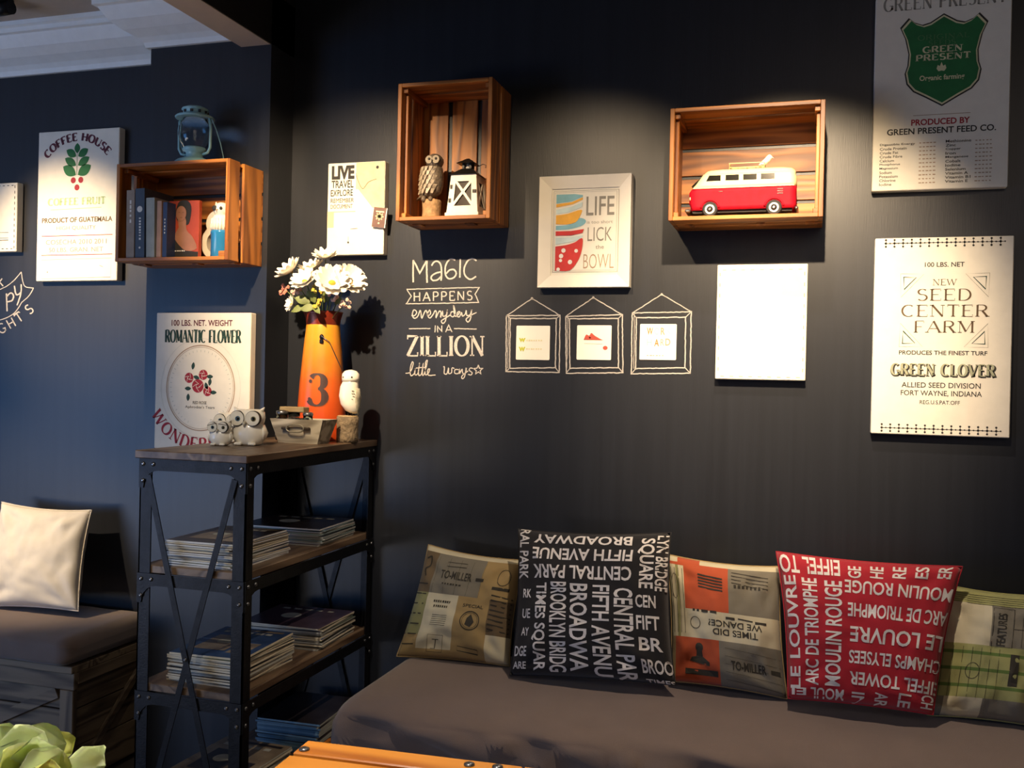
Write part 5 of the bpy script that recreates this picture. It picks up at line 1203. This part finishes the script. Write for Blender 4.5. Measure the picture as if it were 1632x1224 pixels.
# ================================================================== PILLOWS
class Pillow:
    def __init__(s, label, quad, ybot, ytop, th, mats, cellfn=None, zb=SZ, bulge=.06, seed=0, n=40, name='throw_pillow'):
        TL, TR, BR, BL = [at(*p, Y=y) for p, y in zip(quad, (ytop, ytop, ybot, ybot))]
        low = min(BL.z, BR.z); 
        s.c = (TL, TR, BR, BL); s.th = th; s.seed = seed; s.bulge = bulge
        cen = (TL+TR+BR+BL)/4; s.nrm = ((TR-TL)+(BR-BL)).cross((BL-TL)+(BR-TR)).normalized()
        if s.nrm.y > 0: s.nrm = -s.nrm
        s.t = thing(name, label, 'pillow', (cen.x, cen.y, low))
        s.w, s.h = (TR-TL).length, (BL-TL).length
        bm = nb(); F = {}
        for i in range(n+1):
            for j in range(n+1): F[i, j, 0] = bm.verts.new(s.P(i/n, j/n, 1))
        for i in range(n+1):
            for j in range(n+1): F[i, j, 1] = F[i, j, 0] if i in (0, n) or j in (0, n) else bm.verts.new(s.P(i/n, j/n, -1))
        for i in range(n):
            for j in range(n):
                mi = cellfn((i+.5)/n, (j+.5)/n) if cellfn else 0
                f = bm.faces.new((F[i, j, 0], F[i, j+1, 0], F[i+1, j+1, 0], F[i+1, j, 0])); f.material_index = mi; f.smooth = True
                f = bm.faces.new((F[i, j, 1], F[i+1, j, 1], F[i+1, j+1, 1], F[i, j+1, 1])); f.material_index = mi; f.smooth = True
        obj('cover', bm, mats, s.t)
        pts = []
        for k in range(n): pts.append(s.P(k/n, 0, 1))
        for k in range(n): pts.append(s.P(1, k/n, 1))
        for k in range(n): pts.append(s.P(1-k/n, 1, 1))
        for k in range(n): pts.append(s.P(0, 1-k/n, 1))
        bm = nb(); tube(bm, pts, .0022, 5, True); obj('seam', bm, mats[0] if isinstance(mats, list) else mats, s.t)
    def P(s, u, v, side, off=0):
        a, b = 2*u-1, 2*v-1
        # edges drawn in between the pointed corners
        uu = .5+.5*a*(1-s.bulge*(1-b*b)); vv = .5+.5*b*(1-s.bulge*(1-a*a)*(.6 if b > 0 else 1))
        TL, TR, BR, BL = s.c; p = (TL*(1-uu)+TR*uu)*(1-vv)+(BL*(1-uu)+BR*uu)*vv
        e = max(0, (1-a*a)*(1-b*b)); h = s.th/2*e**.42
        wr = .010*noise.noise(V((u*5+s.seed, v*5, s.seed)))+.004*noise.noise(V((u*13, v*13+s.seed, side)))
        r = math.hypot(abs(a)-1, abs(b)-1); ang = math.atan2(1-abs(b), 1-abs(a)); wr += .006*math.sin(ang*9+s.seed*3+a)*math.exp(-((r-.45)/.28)**2)
        h += wr*min(1, e*3)
        return p+s.nrm*(side*h+off)
    def print(s, name, m, f, grid=14, off=.0012):
        P = Print(1, 1); f(P); return P.build(name, m, s.t, lambda x, y: s.P(min(1, max(0, x)), min(1, max(0, y)), 1, off), grid=grid)
def fab(n, h, **k): return mat(n, h, .85, var=.05, nscale=20, bump=.12, bscale=900, sheen=.15, **k)
# white pillow
Pillow('plain white cream pillow on the left bench', [(3, 800), (146, 813), (125, 974), (-22, 966)], 2.60, 2.72, .12, [fab('fabric_white', 'd9d4c8')], seed=2.2, bulge=.07)
# patchwork, tan
TAN, GRYP, CRE, BRN, OLV = fab('fabric_tan', 'a48c5c'), fab('fabric_grey', '7c7768'), fab('fabric_cream', 'cfc7a8'), fab('fabric_brown', '6b5a40'), fab('fabric_olive', '8c8b5c')
ORA, GRE = fab('fabric_orange', 'b9512c'), fab('fabric_green_stripe', '5f7a38')
def cell1(u, v):
    if v < .06: return 2
    if u < .17: return 3 if v < .42 else (4 if v < .8 else 0)
    if v < .42: return 1 if u < .68 else 0
    if u < .5: return 2 if v < .93 else 0
    if u < .8: return 0
    return 3 if v < .74 else 2
p = Pillow('tan and grey patchwork print pillow at the left end of the long bench', [(683, 868), (836, 893), (812, 1062), (632, 1046)], 2.62, 2.72, .13, [TAN, GRYP, CRE, BRN, OLV], cell1, seed=5.1)
def ink1(P):
    P.text('TO-MILLER', .26, .2, .58, .28, .02); P.marks(.3, .32, .5, .335, 7, 9); P.line([(.62, .25), (.7, .25)], .03)
    P.line([(.3, .12), (.5, .11), (.5, .15), (.3, .16)], .004, True)
    for i in range(5): P.line([(.2+.12*i, .08), (.2+.12*i, .42)], .002)
    P.marks(.25, .485, .44, .505, 8, 10); P.marks(.26, .53, .42, .55, 7, 11); P.line([(.28, .8), (.42, .8), (.42, .95), (.28, .95)], .003, True); P.line([(.32, .84), (.38, .84), (.35, .84), (.35, .92), (.31, .92)], .005)
    for i in range(6): P.line([(.27, .62+.018*i), (.43, .62+.018*i)], .004)
    P.line([(.65+.085*math.cos(a), .64+.085*math.sin(a)) for a in [2*PI*i/28 for i in range(28)]], .008, True); P.line([(.65+.07*math.cos(a), .64+.07*math.sin(a)) for a in [2*PI*i/28 for i in range(28)]], .003, True); P.poly([(.65, .58), (.69, .65), (.66, .7), (.61, .68), (.62, .62)])
    P.text('SPECIAL', .56, .49, .75, .52, .01); P.line([(.56, .88), (.74, .9), (.74, .94), (.56, .92)], .006, True)
    for i in range(8): P.line([(.81, .38+.045*i), (.99, .4+.045*i)], .012)
    P.line([(.88+.06*math.cos(a), .2+.08*math.sin(a)) for a in [2*PI*i/18 for i in range(18)]], .005, True); P.rect(.8, .3, .95, .33)
    P.line(catmull([(.05, .12), (.1, .1), (.11, .18), (.07, .22), (.1, .28)]), .015)
    for i in range(7): P.line([(.02, .35+.09*i), (.15, .35+.09*i)], .01)
p.print('fabric_print', mat('print_dark', '37342c', .85, bump=0), ink1)
# patchwork, orange
def cell3(u, v):
    if u < .16 and .08 < v < .66: return 2 if (int(u*40) % 3) else 4
    if v < .42 and v > .04: return 5 if u < .55 and v > .05 else (1 if u > .55 else 2)
    if v <= .04: return 5 if .1 < u < .3 else 2
    if v < .64: return 2
    return (5 if .06 < u < .46 else (1 if u >= .46 else 0))
p = Pillow('orange, cream and grey patchwork print pillow between the black and red pillows', [(1062, 883), (1244, 903), (1255, 1114), (1068, 1085)], 2.61, 2.71, .13, [TAN, GRYP, CRE, BRN, OLV, ORA], cell3, seed=1.7)
def ink3(P):
    P.text('TIMES DID', .40, .555, .80, .605, .01, 2); P.text('WE DANCE?', .36, .49, .84, .54, .01, 2)
    P.text('TO-MILLER', .55, .79, .85, .86, .02); P.line([(.89, .83), (.97, .83)], .03)
    for i in range(5): P.line([(.28, .13+.025*i), (.5, .15+.025*i)], .012)
    P.line([(.24+.045*math.cos(a), .53+.045*math.sin(a)) for a in [2*PI*i/18 for i in range(18)]], .005, True)
    for i in range(3): P.line([(.22+.08*i, .43), (.28+.08*i, .43)], .02)
    P.rect(.52, .455, .6, .475); P.rect(.78, .465, .88, .485); P.line([(.63, .46), (.76, .468)], .01)
    P.circ(.27, .72, .035, .035); P.poly([(.2, .8), (.24, .79), (.25, .72), (.29, .72), (.3, .79), (.36, .83), (.36, .86), (.18, .83)]); P.rect(.14, .89, .43, .935)
    P.marks(.6, .185, .85, .21, 7, 12)
    for i in range(4): P.line([(.58, .08+.03*i), (.9, .11+.03*i)], .006)
    for i in range(5): P.line([(.5, .7+.06*i), (.98, .73+.06*i)], .002)
    P.line([(.06+.03*math.cos(a), .25+.1*math.sin(a)) for a in [2*PI*i/18 for i in range(18)]], .004, True)
    for i in range(4): P.line([(.03+.035*i, .1), (.04+.035*i, .62)], .004)
p.print('fabric_print', mat('print_dark', '37342c', .85, bump=0), ink3)
# patchwork, green
def cell5(u, v):
    if v < .12: return 4
    if v < .46: return 2 if u < .42 else (1 if u < .78 else 4)
    if u > .8 and v < .86: return 5
    if v < .86: return 6 if int(v*40) % 5 == 0 else 4
    return 2 if .1 < u < .42 else 1
GR5 = fab('fabric_pale_green', 'a3a468')
p = Pillow('green striped patchwork print pillow at the right edge of the photo', [(1500, 930), (1690, 950), (1665, 1160), (1478, 1140)], 2.61, 2.71, .13, [GR5, GRYP, CRE, BRN, GR5, ORA, GRE], cell5, seed=9.4)
def ink5(P):
    P.text('FEATURES', .48, .18, .56, .44, .01, 3); P.line([(.44, .14), (.62, .14), (.62, .45), (.44, .45)], .004, True); P.rect(.62, .5, .7, .74)
    for i in range(7): P.line([(.04+.08*i, .47), (.04+.08*i, .85)], .003)
    P.line([(.3+.06*math.cos(a), .65+.06*math.sin(a)) for a in [2*PI*i/18 for i in range(18)]], .004, True)
    for i in range(5): P.line([(.1, .05+.018*i), (.75, .05+.018*i)], .003)
    P.line([(.62, .3), (.78, .3)], .004); P.line([(.7, .2), (.7, .44)], .004)
p.print('fabric_print', mat('print_dark', '37342c', .85, bump=0), ink5)
# black pillow
p = Pillow('black pillow printed with white New York street names', [(826, 843), (1069, 849), (1076, 1092), (813, 1076)], 2.53, 2.655, .15, [fab('fabric_black', '131215')], seed=4.4, bulge=.05)
def fx(x, y): return ((x-705-(y-50)*-.03)/752, (y-52)/738)
def T(P, s, x0, y0, x1, y1, rot=0, bold=.02):
    a, b = fx(x0, y0), fx(x1, y1); P.text(s, a[0], a[1], b[0], b[1], bold, rot)
def ink2(P):
    T(P, 'BROADWAY', 800, 74, 1285, 124, 2); T(P, 'FIFTH AVENUE', 797, 148, 1292, 212, 2); T(P, 'CENTRAL PARK', 800, 240, 1288, 312, 2)
    T(P, 'TIMES SQUAR', 806, 335, 860, 768, 1); T(P, 'BROOKLYN BRIDG', 893, 330, 962, 772, 1); T(P, 'BROADWA', 992, 335, 1066, 765, 1); T(P, 'FIFTH AVENU', 1102, 338, 1172, 782, 1); T(P, 'CENTRAL PAR', 1206, 350, 1282, 795, 1)
    T(P, 'RAL PARK', 722, 50, 768, 318, 1); T(P, 'RK', 742, 368, 786, 412); T(P, 'UE', 740, 468, 784, 515); T(P, 'AY', 738, 560, 778, 600); T(P, 'DGE', 705, 650, 770, 700); T(P, 'ARE', 700, 725, 766, 760)
    T(P, 'SQUARE', 1318, 84, 1386, 345, 1); T(P, 'LYN BRIDGE', 1402, 70, 1446, 355, 1, .02); T(P, 'CEN', 1306, 378, 1395, 440); T(P, 'FIFT', 1304, 478, 1405, 545); T(P, 'BR', 1308, 582, 1410, 645); T(P, 'BROO', 1310, 684, 1440, 750); T(P, 'TIMES', 1315, 775, 1440, 800)
p.print('white_lettering', mat('print_white', 'dedad6', .8, bump=0), ink2, grid=18)
# red pillow
p = Pillow('red pillow printed with white Paris landmark names', [(1237, 879), (1534, 903), (1487, 1139), (1256, 1113)], 2.53, 2.655, .15, [fab('fabric_red', 'ad1428')], seed=7.7, bulge=.045)
def T(P, s, x0, y0, x1, y1, rot=0, bold=.018):
    def fx(x, y):
        v = (y-88-(x-545)*.085)/650; xl = 548+52*v; xr = 1352-118*v; return ((x-xl)/(xr-xl), v)
    a, b = fx(x0, (y0+y1)/2)[0], fx(x1, (y0+y1)/2)[0]; c_, d = fx((x0+x1)/2, y0)[1], fx((x0+x1)/2, y1)[1]; P.text(s, a, c_, b, d, bold, rot)
def ink4(P):
    T(P, 'EIFFEL TO', 560, 112, 828, 200, 2); T(P, 'LE LOUVRE', 590, 205, 640, 700, 3); T(P, 'ARC DE TRIOMPHE', 664, 218, 728, 690, 3); T(P, 'MOULIN ROUGE', 758, 232, 832, 696, 3)
    T(P, 'MOULIN ROUGE', 846, 244, 1318, 306, 2); T(P, 'ARC DE TRIOMPHE', 858, 350, 1300, 414, 2); T(P, 'LE LOUVRE', 868, 456, 1282, 524, 2); T(P, 'CHAMPS ELYSEES', 864, 560, 1274, 616, 2); T(P, 'EIFFEL TOWER', 868, 650, 1268, 706, 2)
    for k, s in enumerate(('GE', 'HE', 'RE', 'ES', 'ER')): T(P, s, 862+97*k, 158, 920+97*k, 218, 3)
    for k, s in enumerate(('IN', 'AR', 'LE', 'CH')): T(P, s, 880+100*k, 722, 935+100*k, 778, 1)
    T(P, 'MOUL', 700, 706, 846, 752, 2); T(P, 'EI', 615, 700, 680, 730, 2)
p.print('white_lettering', mat('print_white', 'dedad6', .8, bump=0), ink4, grid=18)

# ================================================================== TABLES AND PLANT
t = thing('table', 'orange varnished plank table top at the bottom edge of the photo', 'table', (-.3, .95, 0))
rz = Matrix.Rotation(.055, 3, 'Z'); org = V((-.725, 1.325, 0))
def tb(a, b, c_, d, e, f, nm, ax):
    bm = nb(); box(bm, a, b, c_, d, e, f, .002)
    for v in bm.verts: v.co = org+rz @ v.co
    return obj(nm, bm, TABW[ax], t)
for k in range(5): tb(0, .34, -.050-k*.13-(0 if k == 0 else 0), -.0-k*.13 if k == 0 else .077-k*.13-.008, .715, .74, 'plank', 0)
tb(.342, .9, -.05, 0, .715, .74, 'plank', 0)
for k in range(1, 5): tb(.342, .9, -.050-k*.13, .077-k*.13-.008, .715, .74, 'plank', 0)
for x in (.05, .8):
    for y in (-.5, -.06): tb(x, x+.05, y-.02, y+.03, 0, .6745, 'leg', 2)
tb(.03, .87, -.1, -.08, .675, .7145, 'apron', 0)
for i, (px, py, lb) in enumerate(((488, 1192, 'silver stud at the far left corner of the orange table'), (750, 1216, 'small clear stud at the far edge of the orange table'), (795, 1220, 'shiny stud nearest the right on the orange table edge'))):
    q = at(px, py, Z=.741); bm = nb(); lathe(bm, [(.008, 0), (.008, .002), (.004, .004), (.001, .0045)], (0, 0, 0), 14); o = obj('stud', bm, BOLT)
    o.location = (q.x, q.y-.006, .7403); tag(o, lb, 'stud', 'studs on the orange table')
# plant on a side table, only its leaves reach into the photo
t2 = thing('side_table', 'small round side table carrying the pale green plant, mostly below the photo', 'table', (-.98, .98, 0))
bm = nb(); lathe(bm, [(.105, .70), (.11, .705), (.11, .72), (.105, .725)], (-.98, .98, 0), 32); obj('table_top', bm, TABW[0], t2)
bm = nb(); lathe(bm, [(.15, 0), (.15, .012), (.02, .03), (.018, .6995)], (-.98, .98, 0), 20); obj('pedestal', bm, STEEL, t2)
t = thing('potted_plant', 'pale green leafy plant in the near lower left corner', 'plant', (-.96, .98, .7255))
bm = nb(); lathe(bm, [(.035, 0), (.05, .03), (.055, .065), (.05, .065), (.045, .03), (.01, .01)], (-.96, .98, .7255), 24); obj('pot', bm, WHITEC, t)
m = mat('succulent_leaf', 'dbe8b4', .5, var=.06, nscale=18, bump=.02); m2 = mat('succulent_leaf_yellow', 'dbe184', .5, var=.08, nscale=18, bump=.02)
for q in (m, m2): p_ = q.node_tree.nodes['Principled BSDF']; p_.inputs['Subsurface Weight'].default_value = .5; p_.inputs['Subsurface Radius'].default_value = (.02, .02, .01)
def bigleaf(tip, wd, base, k):
    tip = V(tip); base = V(base); d = tip-base; l = d.length; dn = d.normalized(); toward = (V((0, 0, CAMZ))-tip).normalized(); s_ = dn.cross(toward).normalized(); n_ = s_.cross(dn)
    bm = nb(); G = []
    for i in range(9):
        s = i/8; w_ = wd*(math.sin(PI*(.04+.72*s**.9))**.8 if s < .98 else .35); o_ = base+d*s+n_*l*.05*math.sin(PI*s); r = []
        for j in range(5): q = (j-2)/2; r.append(bm.verts.new(o_+s_*w_*q+n_*(.006*(abs(q)**2)-.002*math.sin(s*9+k+q*3))))
        G.append(r)
    for A, B_ in zip(G, G[1:]):
        for j in range(4): bm.faces.new((A[j], A[j+1], B_[j+1], B_[j])).smooth = True
    bmesh.ops.solidify(bm, geom=bm.faces[:], thickness=.0025)
    obj('leaf', bm, m2 if k % 4 == 3 else m, t)
base = V((-.96, .98, .785))
LV = [((0, 1158), .95, .020), ((32, 1153), .93, .028), ((84, 1153), .96, .030), ((118, 1172), 1.0, .020), ((165, 1188), .92, .020), ((130, 1207), .95, .018), ((60, 1175), .88, .03), ((12, 1190), .86, .03), ((96, 1190), .87, .028), ((-25, 1165), .95, .03), ((45, 1200), .82, .03), ((80, 1212), .83, .028), ((-20, 1200), .85, .03), ((20, 1172), 1.02, .028), ((60, 1165), 1.04, .026)]
for k, ((px, py), Y, wd) in enumerate(LV):
    tip = at(px, py, Y=Y); cxx = at(40 if px < 130 else 145, 1235, Y=Y*.5+.49); bigleaf(tip, wd, (cxx.x*.6+base.x*.4, base.y, base.z), k)
